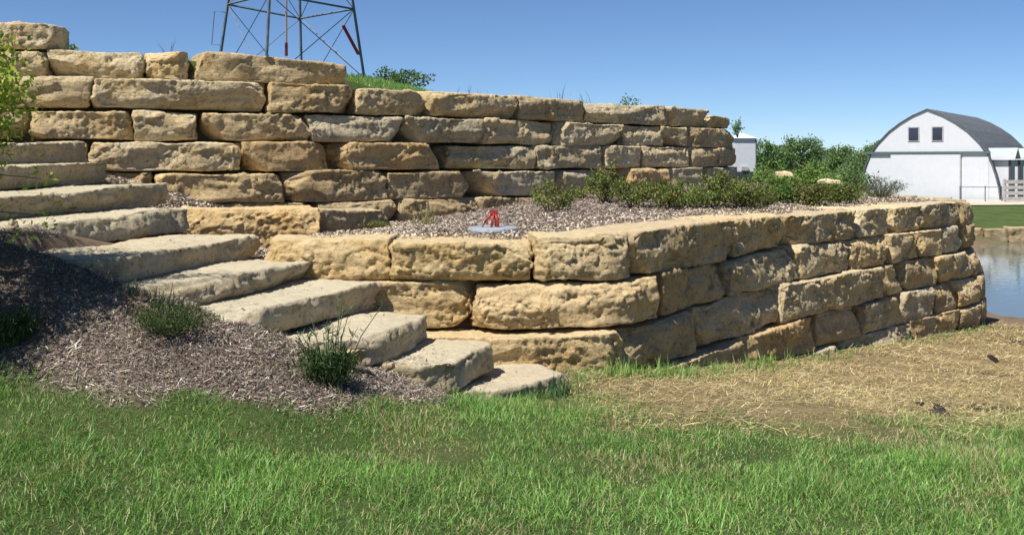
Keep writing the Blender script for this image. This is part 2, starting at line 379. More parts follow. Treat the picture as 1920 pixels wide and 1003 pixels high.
pocket = sstep(-0.2, 0.2, poly_sd(np.array([(-0.6, 8.2), (-2.0, 7.6), (-3.4, 8.0), (-6.5, 9.6), (-9, 12.9), (-3.2, 14.6), (-2.0, 11), (-0.4, 9.3)]), GX, GY)) * (1 - zm)
bare = np.clip(np.maximum(np.maximum(np.maximum(soil, pondside), stair), pocket), 0, 1)
zone_c = np.stack([np.clip(zm + zt, 0, 1).ravel(), (zs * (1 - zt)).ravel(), bare.ravel()], 1)
damp = np.zeros_like(GX)
for (px, py, rx, ry, k) in ((1850, 765, 0.55, 0.30, 1.0), (1745, 768, 0.28, 0.22, 0.9), (1850, 700, 0.5, 0.35, 0.6), (1900, 640, 0.6, 0.6, 0.5)):
    q = G(px, py); damp = np.maximum(damp, k * np.exp(-(((GX - q[0]) / rx) ** 2 + ((GY - q[1]) / ry) ** 2)))
damp = sstep(0.25, 0.6, damp + 0.35 * n2(GX, GY, 3.5, 41))
gm = mesh_np('ground', np.stack([GX.ravel(), GY.ravel(), GZ.ravel()], 1), gq, smooth=True, attrs={'zone': zone_c, 'damp': np.repeat(damp.ravel()[:, None], 3, 1)})
M_GROUND, nt, b = new_mat('ground_soil', 0.95, 0.1)
tc = nt.nodes.new('ShaderNodeTexCoord').outputs['Object']
lawn = ramp(nt, noise(nt, tc, 1.1, 6, 0.65), [(0.3, (0.045, 0.075, 0.022)), (0.5, (0.07, 0.12, 0.032)), (0.72, (0.115, 0.14, 0.05))])
lawn = mixc(nt, ramp(nt, noise(nt, tc, 14, 5, 0.7), [(0.4, 0.0), (0.65, 0.5)]), lawn, (0.10, 0.085, 0.04))
mul = ramp(nt, noise(nt, tc, 34, 6, 0.75), [(0.3, (0.10, 0.075, 0.06)), (0.55, (0.22, 0.17, 0.135)), (0.75, (0.36, 0.30, 0.245))])
stw = ramp(nt, noise(nt, tc, 9, 7, 0.75), [(0.3, (0.16, 0.12, 0.065)), (0.55, (0.30, 0.23, 0.12)), (0.75, (0.42, 0.33, 0.17))])
sol = ramp(nt, noise(nt, tc, 5, 7, 0.7), [(0.3, (0.15, 0.105, 0.07)), (0.7, (0.27, 0.20, 0.135))])
zn = nd(nt, 'ShaderNodeAttribute', _attribute_name='zone').outputs['Color']
sp = nt.nodes.new('ShaderNodeSeparateColor'); nt.links.new(zn, sp.inputs[0])
c = mixc(nt, sp.outputs[1], lawn, stw); c = mixc(nt, sp.outputs[0], c, mul); c = mixc(nt, sp.outputs[2], c, sol)
c = mixc(nt, nd(nt, 'ShaderNodeAttribute', _attribute_name='damp').outputs['Fac'], c, (0.055, 0.043, 0.035))
nt.links.new(c, b.inputs['Base Color'])
bump(nt, b, noise(nt, tc, 22, 8, 0.75), 0.9, 0.04)
ground = tag(obj('ground', gm, M_GROUND), kind='structure')
def hz(x, y):
    """height read back from the ground grid"""
    x = np.asarray(x, float); y = np.asarray(y, float)
    i = np.clip(np.searchsorted(gx, x) - 1, 0, nx - 2); j = np.clip(np.searchsorted(gy, y) - 1, 0, ny - 2)
    u = (x - gx[i]) / (gx[i+1] - gx[i]); v = (y - gy[j]) / (gy[j+1] - gy[j])
    return (GZ[j, i] * (1-u) * (1-v) + GZ[j, i+1] * u * (1-v) + GZ[j+1, i] * (1-u) * v + GZ[j+1, i+1] * u * v)

# pond
M_WATER, nt, b = new_mat('pond_water', 0.04, 0.5)
b.inputs['Base Color'].default_value = (0.13, 0.15, 0.125, 1); b.inputs['IOR'].default_value = 1.33
tc = nt.nodes.new('ShaderNodeTexCoord').outputs['Object']
mp = nd(nt, 'ShaderNodeMapping'); mp.inputs['Scale'].default_value = (1, 1.6, 1); nt.links.new(tc, mp.inputs[0])
bump(nt, b, noise(nt, mp.outputs[0], 3.0, 3, 0.5), 0.12, 0.03)
wx = np.linspace(7.6, 75, 30); wy = np.linspace(18.3, 38.0, 16)
WX, WY = np.meshgrid(wx, wy); i0 = (np.arange(15)[:, None] * 30 + np.arange(29)[None]).ravel()
tag(obj('pond', mesh_np('pond', np.stack([WX.ravel(), WY.ravel(), np.full(WX.size, -1.36)], 1), np.stack([i0, i0+1, i0+31, i0+30], 1)), M_WATER), kind='structure')

# ------------------------------------------------------------------ stones
def stone_verts(L, H, D, seed, res, fine=0.18, rough=0.0, amp=1.0, ncut=3, rnd=0.024, slant=0.05, top_amp=0.35, cuts=None):
    r = np.random.default_rng(seed)
    nu = max(6, int(L / res)); nw = max(4, int(H / res))
    vb = list(np.arange(0, min(fine, D), res)); x = vb[-1]; s = res
    while x < D - 0.02: s = min(s * 1.5, 0.16); x = min(D, x + s); vb.append(x)
    vb = np.array(vb); nv = len(vb) - 1
    ua = np.linspace(-L / 2, L / 2, nu + 1); wc = np.linspace(-H / 2, H / 2, nw + 1)
    idx = np.arange((nu+1)*(nv+1)*(nw+1)).reshape(nu+1, nv+1, nw+1)
    def quads(A): return np.stack([A[:-1, :-1], A[1:, :-1], A[1:, 1:], A[:-1, 1:]], -1).reshape(-1, 4)
    Q = np.vstack([quads(idx[:, 0, :]), quads(idx[:, -1, :])[:, ::-1], quads(idx[:, :, -1]), quads(idx[:, :, 0])[:, ::-1],
                   quads(idx[0, :, :])[:, ::-1], quads(idx[-1, :, :])])
    un, inv = np.unique(Q.ravel(), return_inverse=True); Q = inv.reshape(-1, 4)
    I, J, K = np.unravel_index(un, idx.shape)
    p = np.stack([ua[I], vb[J], wc[K]], 1)
    rr = min(rnd, H * 0.3, L * 0.2) * (1 + 0.5 * perlin(p * 3 + seed))[:, None]
    lo = np.array([-L/2, 0, -H/2]); hi = np.array([L/2, D, H/2])
    q = np.clip(p, lo + rr, hi - rr); d = p - q; n = d / (np.linalg.norm(d, axis=1)[:, None] + 1e-9); p = q + rr * n
    off = r.uniform(-60, 60, 3)
    # broken corners and edges: planes that shear bits off
    cl = list(cuts or [])
    for _ in range(ncut):
        sa = r.choice([-1, 1]); sc = r.choice([-1, 1]); t = r.random()
        if t < 0.55: nn = np.array([sa * r.uniform(0.4, 1.0), -r.uniform(0.15, 0.9), sc * r.uniform(0.3, 1.0)]); cor = np.array([sa * L/2, 0, sc * H/2]); dl = r.uniform(0.06, 0.24)
        elif t < 0.85: nn = np.array([r.uniform(-0.12, 0.12), -1, sc * r.uniform(0.35, 1.0)]); cor = np.array([0, 0, sc * H/2]); dl = r.uniform(0.03, 0.10)
        else: nn = np.array([sa * r.uniform(0.6, 1.0), -1, 0.0]); cor = np.array([sa * L/2, 0, 0]); dl = r.uniform(0.05, 0.13)
        cl.append((nn, cor, dl))
    for nn, cor, dl in cl:
        nn = np.array(nn, float) / np.linalg.norm(nn); cor = np.array(cor, float)
        w = 0.025 * perlin(p * 5 + off)
        ex = np.maximum(0, (p - cor) @ nn + dl + w); p = p - ex[:, None] * nn * 0.92
    P3 = p + off
    wf = np.maximum(0, -n[:, 1]); wt = np.maximum(0, n[:, 2]); we = np.abs(n[:, 0]); wb = np.maximum(0, -n[:, 2])
    edge = sstep(0.14, 0.0, np.minimum(np.minimum(p[:, 0] + L/2, L/2 - p[:, 0]), H/2 - p[:, 2]))
    mask = 0.03 + 0.97 * sstep(0.0, 0.30, perlin(P3 * 1.9 + 9) + rough + 0.24 * edge)
    lowd = fbm(P3 * np.array([1.6, 1.6, 2.6]), 2) * 0.032
    wp_ = P3 + 0.05 * np.stack([perlin(P3 * 4), perlin(P3 * 4 + 50), perlin(P3 * 4 + 90)], 1)
    b1 = np.abs(perlin(wp_ * 5.0)); b2 = np.abs(perlin(wp_ * np.array([10, 10, 13.0]) + 4)); b3 = perlin(wp_ * 19.0 + 8); b4 = perlin(P3 * 34.0)
    fa = facets(wp_ * np.array([2.2, 2.2, 4.5])) * 0.036 + facets(wp_ * np.array([8.0, 8.0, 12.0]) + 5) * 0.026 * (0.12 + 0.88 * mask) + facets(wp_ * np.array([17.0, 17.0, 22.0]) + 9) * 0.013 * mask
    boss = ((0.2 - b1) * 0.016 + (0.2 - b2) * 0.028 + b3 * 0.014 + b4 * 0.018) * mask + fa
    # ledges where layers have split away
    led = perlin(P3 * np.array([1.3, 1.3, 6.0]) + 31); ledge = (np.floor(led * 5) / 5) * 0.05
    fine_n = perlin(P3 * 18 + 7) * 0.008
    dd = (wf * (lowd + boss + ledge * 0.7) + we * (lowd * 0.8 + boss * 0.7) + wt * top_amp * (lowd + boss * 0.7) + wb * 0.3 * lowd + fine_n) * amp
    p = p + n * dd[:, None]
    # uneven outline
    p[:, 2] += 0.020 * perlin(np.stack([P3[:, 0] * 1.4, P3[:, 2] * 0 + off[0], P3[:, 1]], 1)) * np.sign(p[:, 2]) * (wt + wb + 0.3)
    p[:, 0] += (r.uniform(-slant, slant) + np.sign(p[:, 0]) * r.uniform(-slant, slant) * 0.6) * (p[:, 2] / H) * 2 * np.abs(p[:, 0]) / (L / 2) * 0.5
    return p, Q
NSTONE = [0]
def wall_stone(parent, path, s0, s1, z0, z1, depth=0.7, res=0.03, tint=(1, 1, 1), proud=0.0, tilt=0.0, seed=None, mat=None, name='stone', yaw=0.0, zL=None, zR=None, **kw):
    NSTONE[0] += 1; seed = seed if seed is not None else 100 + NSTONE[0]
    L = s1 - s0; H = z1 - z0
    p, Q = stone_verts(L, H, depth, seed, res, **kw)
    sc = (s0 + s1) / 2; zc = (z0 + z1) / 2
    pos, n = path.at(sc + p[:, 0])
    xy = pos + n * (p[:, 1] - proud + yaw * p[:, 0])[:, None]
    z = zc + p[:, 2] + tilt * p[:, 0]
    if zL is not None:                                        # a top edge that falls from left to right
        t = p[:, 0] / L + 0.5; k = (zL + (zR - zL) * t - z0) / H; z = z0 + (z - z0) * k
    V = np.column_stack([xy, z]); c0 = V.mean(0)
    o = obj(name, mesh_np(name, V - c0, Q, smooth=True), mat or M_STONE, parent, c0 - np.array(parent.location))
    o.color = (*tint, 1)
    return o
T_OCHRE = (1.08, 0.97, 0.78); T_BROWN = (0.82, 0.75, 0.65); T_GREY = (0.88, 0.88, 0.85); T_PALE = (1.10, 1.06, 0.98); T_RUST = (0.94, 0.79, 0.60)
T_ANY = [(1, 1, 1), (0.97, 0.93, 0.85), (0.86, 0.80, 0.71), (1.05, 0.97, 0.82), (0.88, 0.87, 0.84), (1.08, 1.05, 0.97), (0.96, 0.84, 0.67)]
def course(parent, path, off, z0, z1, stones, res, base_rough=0.0, depth=0.7):
    pth = path.offset(off)
    for st in stones:
        x0, x1 = st[0], st[1]; k = dict(st[2]) if len(st) > 2 else {}
        g = random.uniform(0.006, 0.018)
        if 's' in k: k.pop('s'); s0, s1 = x0, x1
        else: s0, s1 = pth.s_of_px(x0), pth.s_of_px(x1)
        zz0 = k.pop('z0', z0) + random.uniform(0.0, 0.012); zz1 = k.pop('z1', z1) - random.choice([0.004, 0.01, 0.02, 0.035])
        k.setdefault('tint', random.choice(T_ANY)); k.setdefault('proud', random.uniform(-0.03, 0.035))
        k.setdefault('rough', base_rough + random.uniform(-0.12, 0.12)); k.setdefault('tilt', random.uniform(-0.008, 0.008))
        k.setdefault('yaw', random.uniform(-0.02, 0.02))
        wall_stone(parent, pth, s0 + g, s1 - g, zz0, zz1, depth=k.pop('depth', depth), res=k.pop('res', res), **k)

# lower retaining wall
lw = tag(empty('retaining_wall', (1.0, 9.4, -0.2)), 'nearer low wall of stacked tan limestone blocks curving along the straw, ending by the pond', 'stone wall', kind='thing')
R1 = 0.0175
course(lw, LOW, 0.0, 0.66, 1.08, [
    (470, 727, dict(tint=T_OCHRE, rough=0.25, z1=1.03, proud=-0.08)), (727, 1003, dict(tint=T_OCHRE, rough=0.28, z1=1.045)),
    (1003, 1192, dict(tint=(1.06, 0.98, 0.84), rough=0.30, z1=1.06)), (1188, 1377, dict(tint=(0.98, 0.90, 0.78), rough=0.05, proud=0.03)),
    (1380, 1490, dict(tint=T_OCHRE, rough=0.1, proud=-0.03)), (1490, 1612, dict(rough=0.25)), (1612, 1668, {}), (1668, 1732, {}),
    (1732, 1800, dict(rough=0.25))], R1, 0.05, 0.75)
course(lw, LOW, 0.07, 0.25, 0.66, [
    (668, 903, dict(tint=T_OCHRE, rough=0.2, proud=-0.10)), (888, 1241, dict(tint=(1.08, 0.96, 0.78), rough=0.30, proud=0.05)), (1243, 1368, dict(tint=T_BROWN)),
    (1368, 1500, dict(tint=(0.95, 0.9, 0.82))), (1500, 1596, dict(rough=0.15)), (1596, 1668, dict(rough=0.3, tint=T_OCHRE)), (1668, 1727, {}), (1727, 1772, {}), (1772, 1812, {})], R1, -0.02)
course(lw, LOW, 0.14, -0.19, 0.25, [
    (785, 1166, dict(tint=T_OCHRE, rough=0.26, proud=0.17, cuts=[((1, -0.5, 0.75), (0.9, 0, 0.2), 0.10)])), (1140, 1308, dict(tint=T_BROWN, proud=-0.02)), (1312, 1460, dict(tint=(0.95, 0.9, 0.82))),
    (1460, 1657, dict(tint=(0.97, 0.92, 0.82), rough=0.12, proud=0.06, z1=0.27)), (1655, 1697, {}), (1697, 1757, dict(tint=T_BROWN)), (1757, 1792, {}), (1792, 1826, {})], R1, -0.04)
course(lw, LOW, 0.21, -0.61, -0.19, [
    (1200, 1405, dict(tint=T_BROWN)), (1405, 1535, dict(tint=T_RUST)), (1535, 1622, dict(tint=T_BROWN)), (1622, 1692, dict(tint=T_GREY)), (1692, 1756, {}), (1756, 1797, dict(tint=T_BROWN)), (1797, 1836, {})], R1, -0.06)
course(lw, LOW, 0.28, -1.0, -0.61, [
    (1475, 1585, dict(tint=T_GREY)), (1590, 1712, dict(tint=T_GREY)), (1712, 1762, dict(tint=T_BROWN)), (1762, 1803, dict(tint=T_RUST)), (1803, 1843, dict(tint=T_BROWN))], R1, -0.06)
course(lw, LOW, 0.35, -1.35, -1.0, [(1735, 1800, dict(tint=T_BROWN)), (1800, 1848, dict(tint=T_GREY))], R1, -0.06)
for k, off in enumerate((0.0, 0.07, 0.14, 0.21, 0.28)):          # the wall turns back round its end
    pth = LOW.offset(off); s = pth.s_of_px([1800, 1812, 1826, 1836, 1843][k]); e = pth.s[-1] - 0.2; lst = []
    while s < e:
        w = random.uniform(0.7, 1.15); lst.append((s, min(e, s + w), dict(s=1, tint=T_BROWN, rough=0.25))); s += w
    course(lw, LOW, off, [0.66, 0.25, -0.19, -0.61, -1.0][k], [1.07, 0.66, 0.25, -0.19, -0.61][k], lst, 0.035, 0.05)

# upper retaining wall
uw = tag(empty('retaining_wall', (-3.4, 14.3, 0.8)), 'taller wall of stacked tan limestone blocks against the sky, behind the mulched terrace', 'stone wall', kind='thing')
R2 = 0.027
course(uw, UPP, -0.16, 3.20, 3.60, [(-140, 107, dict(tint=T_PALE, rough=0.32, cuts=[((1, -0.4, 0.7), (0.85, 0, 0.2), 0.16)]))], R2, 0.15, 0.8)
course(uw, UPP, -0.08, 2.85, 3.24, [
    (-120, 84, dict(rough=0.25, tint=T_PALE, z1=3.20)), (86, 271, dict(rough=0.28, tint=T_PALE)), (272, 354, dict(rough=0.22, z1=3.25)),
    (355, 652, dict(rough=-0.15, tint=(0.93, 0.86, 0.74), zL=3.26, zR=3.16))], R2, 0.1)
course(uw, UPP, 0.0, 2.43, 2.85, [
    (-60, 172, dict(rough=0.2)), (173, 501, dict(rough=0.16, tint=T_PALE, proud=0.05)), (504, 668, dict(rough=0.12, tint=(0.98, 0.88, 0.72))), (669, 811, dict(rough=-0.15)),
    (811, 974, dict(rough=0.02)), (975, 1104, {}), (1105, 1254, dict(rough=-0.02)), (1254, 1328, dict(rough=0.2, z1=2.80)), (1328, 1372, dict(z1=2.72, rough=0.2))], R2, 0.0)
course(uw, UPP, 0.06, 2.01, 2.43, [
    (-120, 46, {}), (48, 247, dict(rough=0.12)), (248, 373, dict(rough=0.2, tint=T_PALE)), (379, 586, dict(rough=-0.12, cuts=[((1, -0.3, 0.9), (0.75, 0, 0.2), 0.10)])), (581, 757, dict(rough=0.0)), (758, 907, dict(rough=-0.05, tint=T_GREY)),
    (908, 1046, dict(rough=0.1)), (1046, 1170, {}), (1171, 1243, dict(rough=0.1)), (1243, 1297, {}), (1297, 1376, dict(tint=T_BROWN))], R2, -0.05)
course(uw, UPP, 0.12, 1.595, 2.01, [
    (-100, 163, {}), (166, 455, dict(rough=0.18, tint=T_PALE, proud=0.05)), (456, 625, dict(rough=0.06, tint=T_RUST, cuts=[((1, -0.3, 0.9), (0.6, 0, 0.2), 0.10)])), (627, 836, dict(rough=-0.05, tint=T_RUST, cuts=[((1, -0.3, 0.8), (0.8, 0, 0.2), 0.14)])),
    (846, 1006, dict(rough=0.06, tint=T_GREY)), (1006, 1134, dict(tint=T_GREY)), (1134, 1206, {}), (1207, 1297, dict(rough=0.25)), (1298, 1348, {}), (1348, 1386, {})], R2, -0.06)
course(uw, UPP, 0.18, 1.15, 1.595, [
    (130, 287, dict(tint=T_BROWN)), (289, 533, dict(rough=0.18, tint=T_OCHRE, proud=0.08)), (534, 729, dict(rough=-0.05, tint=T_BROWN)), (729, 897, dict(tint=T_BROWN, cuts=[((1, -0.3, 0.8), (0.65, 0, 0.2), 0.12)])), (895, 1045, dict(rough=0.1, cuts=[((-1, -0.4, -0.8), (-0.7, 0, -0.2), 0.14)])),
    (1046, 1170, dict(tint=T_GREY, cuts=[((1, -0.3, -0.8), (0.6, 0, -0.2), 0.16)])), (1173, 1255, dict(tint=T_RUST)), (1255, 1330, dict(tint=T_GREY)), (1330, 1384, dict(tint=T_GREY))], R2, -0.06)
course(uw, UPP, 0.24, 0.70, 1.15, [
    (330, 598, dict(tint=T_BROWN)), (600, 745, dict(tint=T_BROWN, proud=0.05)), (746, 902, dict(tint=T_BROWN)), (904, 1060, dict(tint=T_BROWN)), (1060, 1200, {}), (1200, 1380, {})], R2, -0.05)

bp = Path.__new__(Path); bp.raw(np.array([P(345, 400, 11.05)[:2], P(598, 400, 11.5)[:2]]))
wall_stone(uw, bp, 0.01, bp.s[-1], 0.74, 1.20, depth=0.9, res=R1, tint=(1.10, 0.93, 0.68), rough=0.22)
bp = Path.__new__(Path); bp.raw(np.array([P(600, 400, 11.8)[:2], P(748, 400, 13.1)[:2]]))
wall_stone(uw, bp, 0.01, bp.s[-1], 0.70, 1.12, depth=0.8, res=R2, tint=T_BROWN, rough=0.0, zL=1.15, zR=1.12)
# stairway of slabs
st = tag(empty('stone_stairway', (-1.2, 8.0, 0.0)), 'stairway of thick pale limestone slabs climbing left from the lawn to the tall wall', 'stairs', kind='thing')
for k, (l, r_, tl, tr, dep, ti) in enumerate(STEPS):
    A = P(*l); B = P(*r_); L = float(np.linalg.norm((B - A)[:2])); th = (tl + tr) / 2 + 0.015
    if k: th = max(th, min(0.215, (A[2] + B[2]) / 2 - (P(*STEPS[k-1][0])[2] + P(*STEPS[k-1][1])[2]) / 2 + 0.02))
    pth = Path.__new__(Path); pth.raw(np.array([A[:2], B[:2]]))
    p, Q = stone_verts(L, th, dep, 900 + k, 0.026, fine=0.85, rough=0.06, amp=0.9, ncut=3, rnd=0.02, slant=0.04, top_amp=0.30,
                       cuts=[((-0.8, -0.6, 0.0), (-L/2, 0, 0), 0.10 + 0.06 * (k % 3)), ((0.8, -0.5, 0.0), (L/2, 0, 0), 0.05 + 0.05 * ((k+1) % 2))])
    p[:, 1] += 0.07 * perlin(np.stack([p[:, 0] * 1.1 + 13 * k, p[:, 0] * 0 + 0.3, p[:, 0] * 0 + 0.7], 1)) * sstep(0.7, 0.0, p[:, 1])
    pos, n = pth.at(L / 2 + p[:, 0]); xy = pos + n * p[:, 1:2]
    z = A[2] + (B[2] - A[2]) * (p[:, 0] / L + 0.5) - th / 2 + p[:, 2] - 0.02 * p[:, 1]
    V = np.column_stack([xy, z]); c0 = V.mean(0)
    o = obj('step', mesh_np('step', V - c0, Q, smooth=True), M_STEP, st, c0 - np.array(st.location)); o.color = (*ti, 1)

# loose rocks
def rock(loc, size, seed, label, tint=(1, 1, 1), rz=0.0, name='rock', cat='rock', mat=None, group=None):
    p, Q = stone_verts(size[0], size[2], size[1], seed, max(size) / 14, fine=size[1], rough=0.3, amp=min(1.0, size[2] / 0.2), ncut=5, rnd=min(size) * 0.3, top_amp=0.8)
    p[:, 1] -= size[1] / 2; p[:, 2] += size[2] / 2
    o = obj(name, mesh_np(name, p, Q, smooth=True), mat or M_STONE, None, loc, (0, 0, rz)); o.color = (*tint, 1)
    return tag(o, label, cat, group)
def on(px, d, sink=0.02):
    x = (px - 960) / F * d; return (x, d, float(hz(x, d)) - sink)
rock(on(24, 8.05), (0.10, 0.10, 0.13), 41, 'small pale upright chip of stone at the top of the shaded mulch', T_PALE, 0.4)
rock(on(650, 7.05, 0.03), (0.26, 0.2, 0.17), 42, 'tan rock lump half hidden behind the tall weed clump', (0.95, 0.88, 0.76), 0.6)
rock((P(735, 702, 7.35)[0], 7.35, float(hz(P(735, 702, 7.35)[0], 7.35)) + 0.0), (0.15, 0.11, 0.06), 43, 'small brown stone lying left of the second lowest step', T_BROWN, 0.2)
rock(tuple(P(1000, 600, 8.78) + np.array([0, 0.0, 0.0])), (0.07, 0.06, 0.05), 45, 'fist sized pale pebble wedged between blocks of the nearer wall', T_PALE, 0.3)
rock((P(250, 334, 12.6)[0], 12.6, float(hz(P(250, 334, 12.6)[0], 12.6)) - 0.02), (0.26, 0.2, 0.10), 46, 'small tan filler rock beside the end of an upper step', T_PALE, 0.2)
rock((P(345, 400, 12.3)[0], 12.3, float(hz(P(345, 400, 12.3)[0], 12.3)) - 0.05), (0.3, 0.25, 0.12), 47, 'rusty tan rubble rock filling the gap behind the long middle step', T_OCHRE, -0.3)
rock((P(660, 520, 9.15)[0] , 9.35, 0.52), (0.4, 0.3, 0.2), 48, 'tan filler rock in the corner between steps and nearer wall', T_OCHRE, 0.1)
rock(tuple(P(1392, 470, 11.35)), (0.12, 0.14, 0.09), 49, 'pale wedge of stone jammed in a joint near the nearer wall top', T_PALE, 0.8)
M_SOIL = simple('dark_soil', (0.055, 0.042, 0.035), 0.95, 0.1, 0.35, 14, bumps=0.8)
for k, (px, py, sz) in enumerate([(1735, 765, .12), (1768, 778, .16), (1712, 766, .09), (1805, 786, .1), (1890, 742, .13), (1850, 690, .16)]):
    q = G(px, py)
    rock((q[0], q[1], float(hz(q[0], q[1])) - 0.015), (sz * 1.5, sz, sz * 0.55), 60 + k,
         ['dark soil clod at the left end of the bare patch in the straw', 'largest dark soil clod at the straw edge', 'smallest dark soil clod left of the bare patch', 'dark soil clod nearest the lawn below the bare patch', 'dark flat clod at the right edge of the straw', 'dark soil lump in the straw closest to the pond'][k], (1, 1, 1), k, 'soil_clod', 'soil clod', M_SOIL, 'soil clods in the straw')

# ------------------------------------------------------------------ strips: blades, chips, straw
def strips(base, dirv, side, bend, L, W, tip=True):
    n = len(base); L = np.asarray(L)[:, None]; W = np.asarray(W)[:, None] * 0.5
    m = base + dirv * L * 0.55 + bend * L * 0.30; t = base + dirv * L + bend * L
    if tip:
        V = np.stack([base - side * W, base + side * W, m + side * W * 0.8, m - side * W * 0.8, t], 1).reshape(-1, 3)
        k = np.arange(n)[:, None] * 5
        return V, k + np.array([[0, 1, 2, 3]]), k + np.array([[3, 2, 4]]), 5
    V = np.stack([base - side * W, base + side * W, m + side * W, m - side * W, t + side * W * 0.6, t - side * W * 0.6], 1).reshape(-1, 3)
    k = np.arange(n)[:, None] * 6
    return V, np.vstack([k + np.array([[0, 1, 2, 3]]), k + np.array([[3, 2, 4, 5]])]), None, 6
def unit(v): return v / (np.linalg.norm(v, axis=1)[:, None] + 1e-9)
def palette(n, cols, w, jit=0.18):
    c = np.array(cols)[rng.choice(len(cols), n, p=np.array(w) / np.sum(w))]
    return np.clip(c * (1 + rng.normal(0, jit, (n, 1))) * (1 + rng.normal(0, 0.05, (n, 3))), 0.004, 0.95)
def blades(x, y, L, W, cols, lean=0.35, z=None, bendk=0.45):
    n = len(x); a = rng.uniform(0, 2 * math.pi, n); z = hz(x, y) if z is None else z
    base = np.stack([x, y, z - 0.004], 1)
    d = unit(np.stack([rng.normal(0, lean, n), rng.normal(0, lean, n), np.ones(n)], 1))
    side = np.stack([np.cos(a), np.sin(a), np.zeros(n)], 1)
    bd = np.stack([-np.sin(a), np.cos(a), np.zeros(n)], 1) * (rng.normal(0, bendk, (n, 1))); bd[:, 2] = -np.abs(bd).sum(1) * 0.45
    V, q, t, k = strips(base, d, side, bd, L, W)
    return V, q, t, np.repeat(cols, k, 0)
def flakes(x, y, L, W, cols, tilt=0.3, lift=0.012, z=None, curl=0.12, ang=None):
    n = len(x); a = rng.uniform(0, 2 * math.pi, n) if ang is None else ang; z = hz(x, y) if z is None else z
    d = unit(np.stack([np.cos(a), np.sin(a), rng.normal(0, tilt, n)], 1))
    up = unit(np.stack([rng.normal(0, tilt, n), rng.normal(0, tilt, n), np.ones(n)], 1)); s = unit(np.cross(up, d))
    base = np.stack([x, y, z + rng.uniform(0, lift, n)], 1) - d * L[:, None] * 0.5
    bd = up * rng.normal(0, curl, (n, 1)) + s * rng.normal(0, curl, (n, 1))
    V, q, t, k = strips(base, d, s, bd, L, W, tip=False)
    return V, q, None, np.repeat(cols, k, 0)
def frustum_pts(n, y0, y1, margin=0.9, xmin=-99, xmax=99):
    y = np.sqrt(rng.uniform(y0 * y0, y1 * y1, n)); x = rng.uniform(-1, 1, n) * (0.51 * y + margin)
    k = (x > xmin) & (x < xmax); return x[k], y[k]
def stuff(name, parts, mat, label, cat):
    V = []; Q = []; T = []; C = []; o = 0
    for v, q, t, c in parts:
        V.append(v); C.append(c)
        if q is not None: Q.append(q + o)
        if t is not None: T.append(t + o)
        o += len(v)
    ob = obj(name, mesh_np(name, np.vstack(V), np.vstack(Q) if Q else None, np.vstack(T) if T else None, tint=np.vstack(C)), mat)
    return tag(ob, label, cat, kind='stuff')
def on_step(x, y):
    m = np.zeros(len(x), bool)
    for (A, B, e, n, Ln, dep) in STEP_G:
        a = (x - A[0]) * e[0] + (y - A[1]) * e[1]; b = (x - A[0]) * n[0] + (y - A[1]) * n[1]
        m |= (a > 0.02) & (a < Ln) & (b > 0.0) & (b < dep)
    return m
GREENS = [(0.18, 0.345, 0.075), (0.235, 0.43, 0.105), (0.125, 0.265, 0.062), (0.34, 0.46, 0.13), (0.38, 0.35, 0.15), (0.52, 0.45, 0.26)]

# lawn
x, y = frustum_pts(610000, 3.9, 11.0, 1.6)
m_, s_ = zones(x, y); dlow = poly_sd(TERR_POLY, x, y)
clump = n2(x, y, 1.6, 21) + 0.6 * n2(x, y, 4.5, 22)
keep = (dlow < -0.30) & ~on_step(x, y) & (rng.random(len(x)) > 0.96 * m_) & (rng.random(len(x)) > 0.94 * s_) & (rng.random(len(x)) < 0.80 + 0.5 * clump)
keep &= (rng.random(len(x)) < np.clip(1.35 - (y - 4) * 0.06, 0.3, 1)) & ~((y > 9.3) & (x < 0.8)) & ~((y > 7.55) & (x < -0.5))
x, y, clump, s_, m_ = x[keep], y[keep], clump[keep], s_[keep], m_[keep]; n = len(x)
dry = np.clip(0.09 + 0.42 * sstep(0.26, 0.55, n2(x, y, 1.05, 51) + 0.5 * n2(x, y, 3.1, 52)) + 0.55 * s_ + 0.30 * m_ - 0.25 * np.minimum(clump, 0) , 0, 0.85)
cols = palette(n, GREENS[:4], [4, 4, 3, 2.2], 0.26) * (1 + 0.30 * n2(x, y, 0.8, 23) + 0.22 * n2(x, y, 2.6, 24))[:, None]
dc = palette(n, GREENS[4:], [1, 1]); isd = rng.random(n) < dry; cols[isd] = dc[isd]
L = np.clip(rng.gamma(8, 0.0068, n) * (1 + 0.75 * clump), 0.015, 0.17) * (1 - 0.35 * s_)
stuff('lawn_grass', [blades(x, y, L, rng.uniform(0.003, 0.0055, n), cols, 0.45)], M_GRASS, 'tufty green lawn covering the whole foreground', 'grass')
# grass at the wall foot and grass of the hilltop
pts = []
for k in range(60):
    s = LOW.offset(0.36).s_of_px(random.uniform(1120, 1840)); q, nn = LOW.offset(0.36 + random.uniform(0.0, 0.22)).at(np.array([s])); c = 26 if s < 7.2 else 9
    pts.append(q[0] + rng.normal(0, 0.07, (c, 2)))
pts = np.vstack(pts); n = len(pts)
g1 = blades(pts[:, 0], pts[:, 1], rng.uniform(0.07, 0.2, n), rng.uniform(0.005, 0.009, n), palette(n, GREENS[:5], [3, 3, 3, 2, 1]), 0.25)
stuff('foot_grass', [g1], M_GRASS, 'thin green grass sprouting along the foot of the nearer wall', 'grass')
x = rng.uniform(-9, 5, 45000); y = rng.uniform(13.5, 31, 45000); dhh = poly_sd(HILL_POLY, x, y)
k = (dhh > 0.55) & (np.abs(x) < 0.52 * y + 1); x, y = x[k], y[k]; n = len(x)
hb = blades(x, y, rng.uniform(0.06, 0.17, n), rng.uniform(0.01, 0.018, n), palette(n, GREENS[:5], [4, 4, 2, 2, .6]), 0.3)
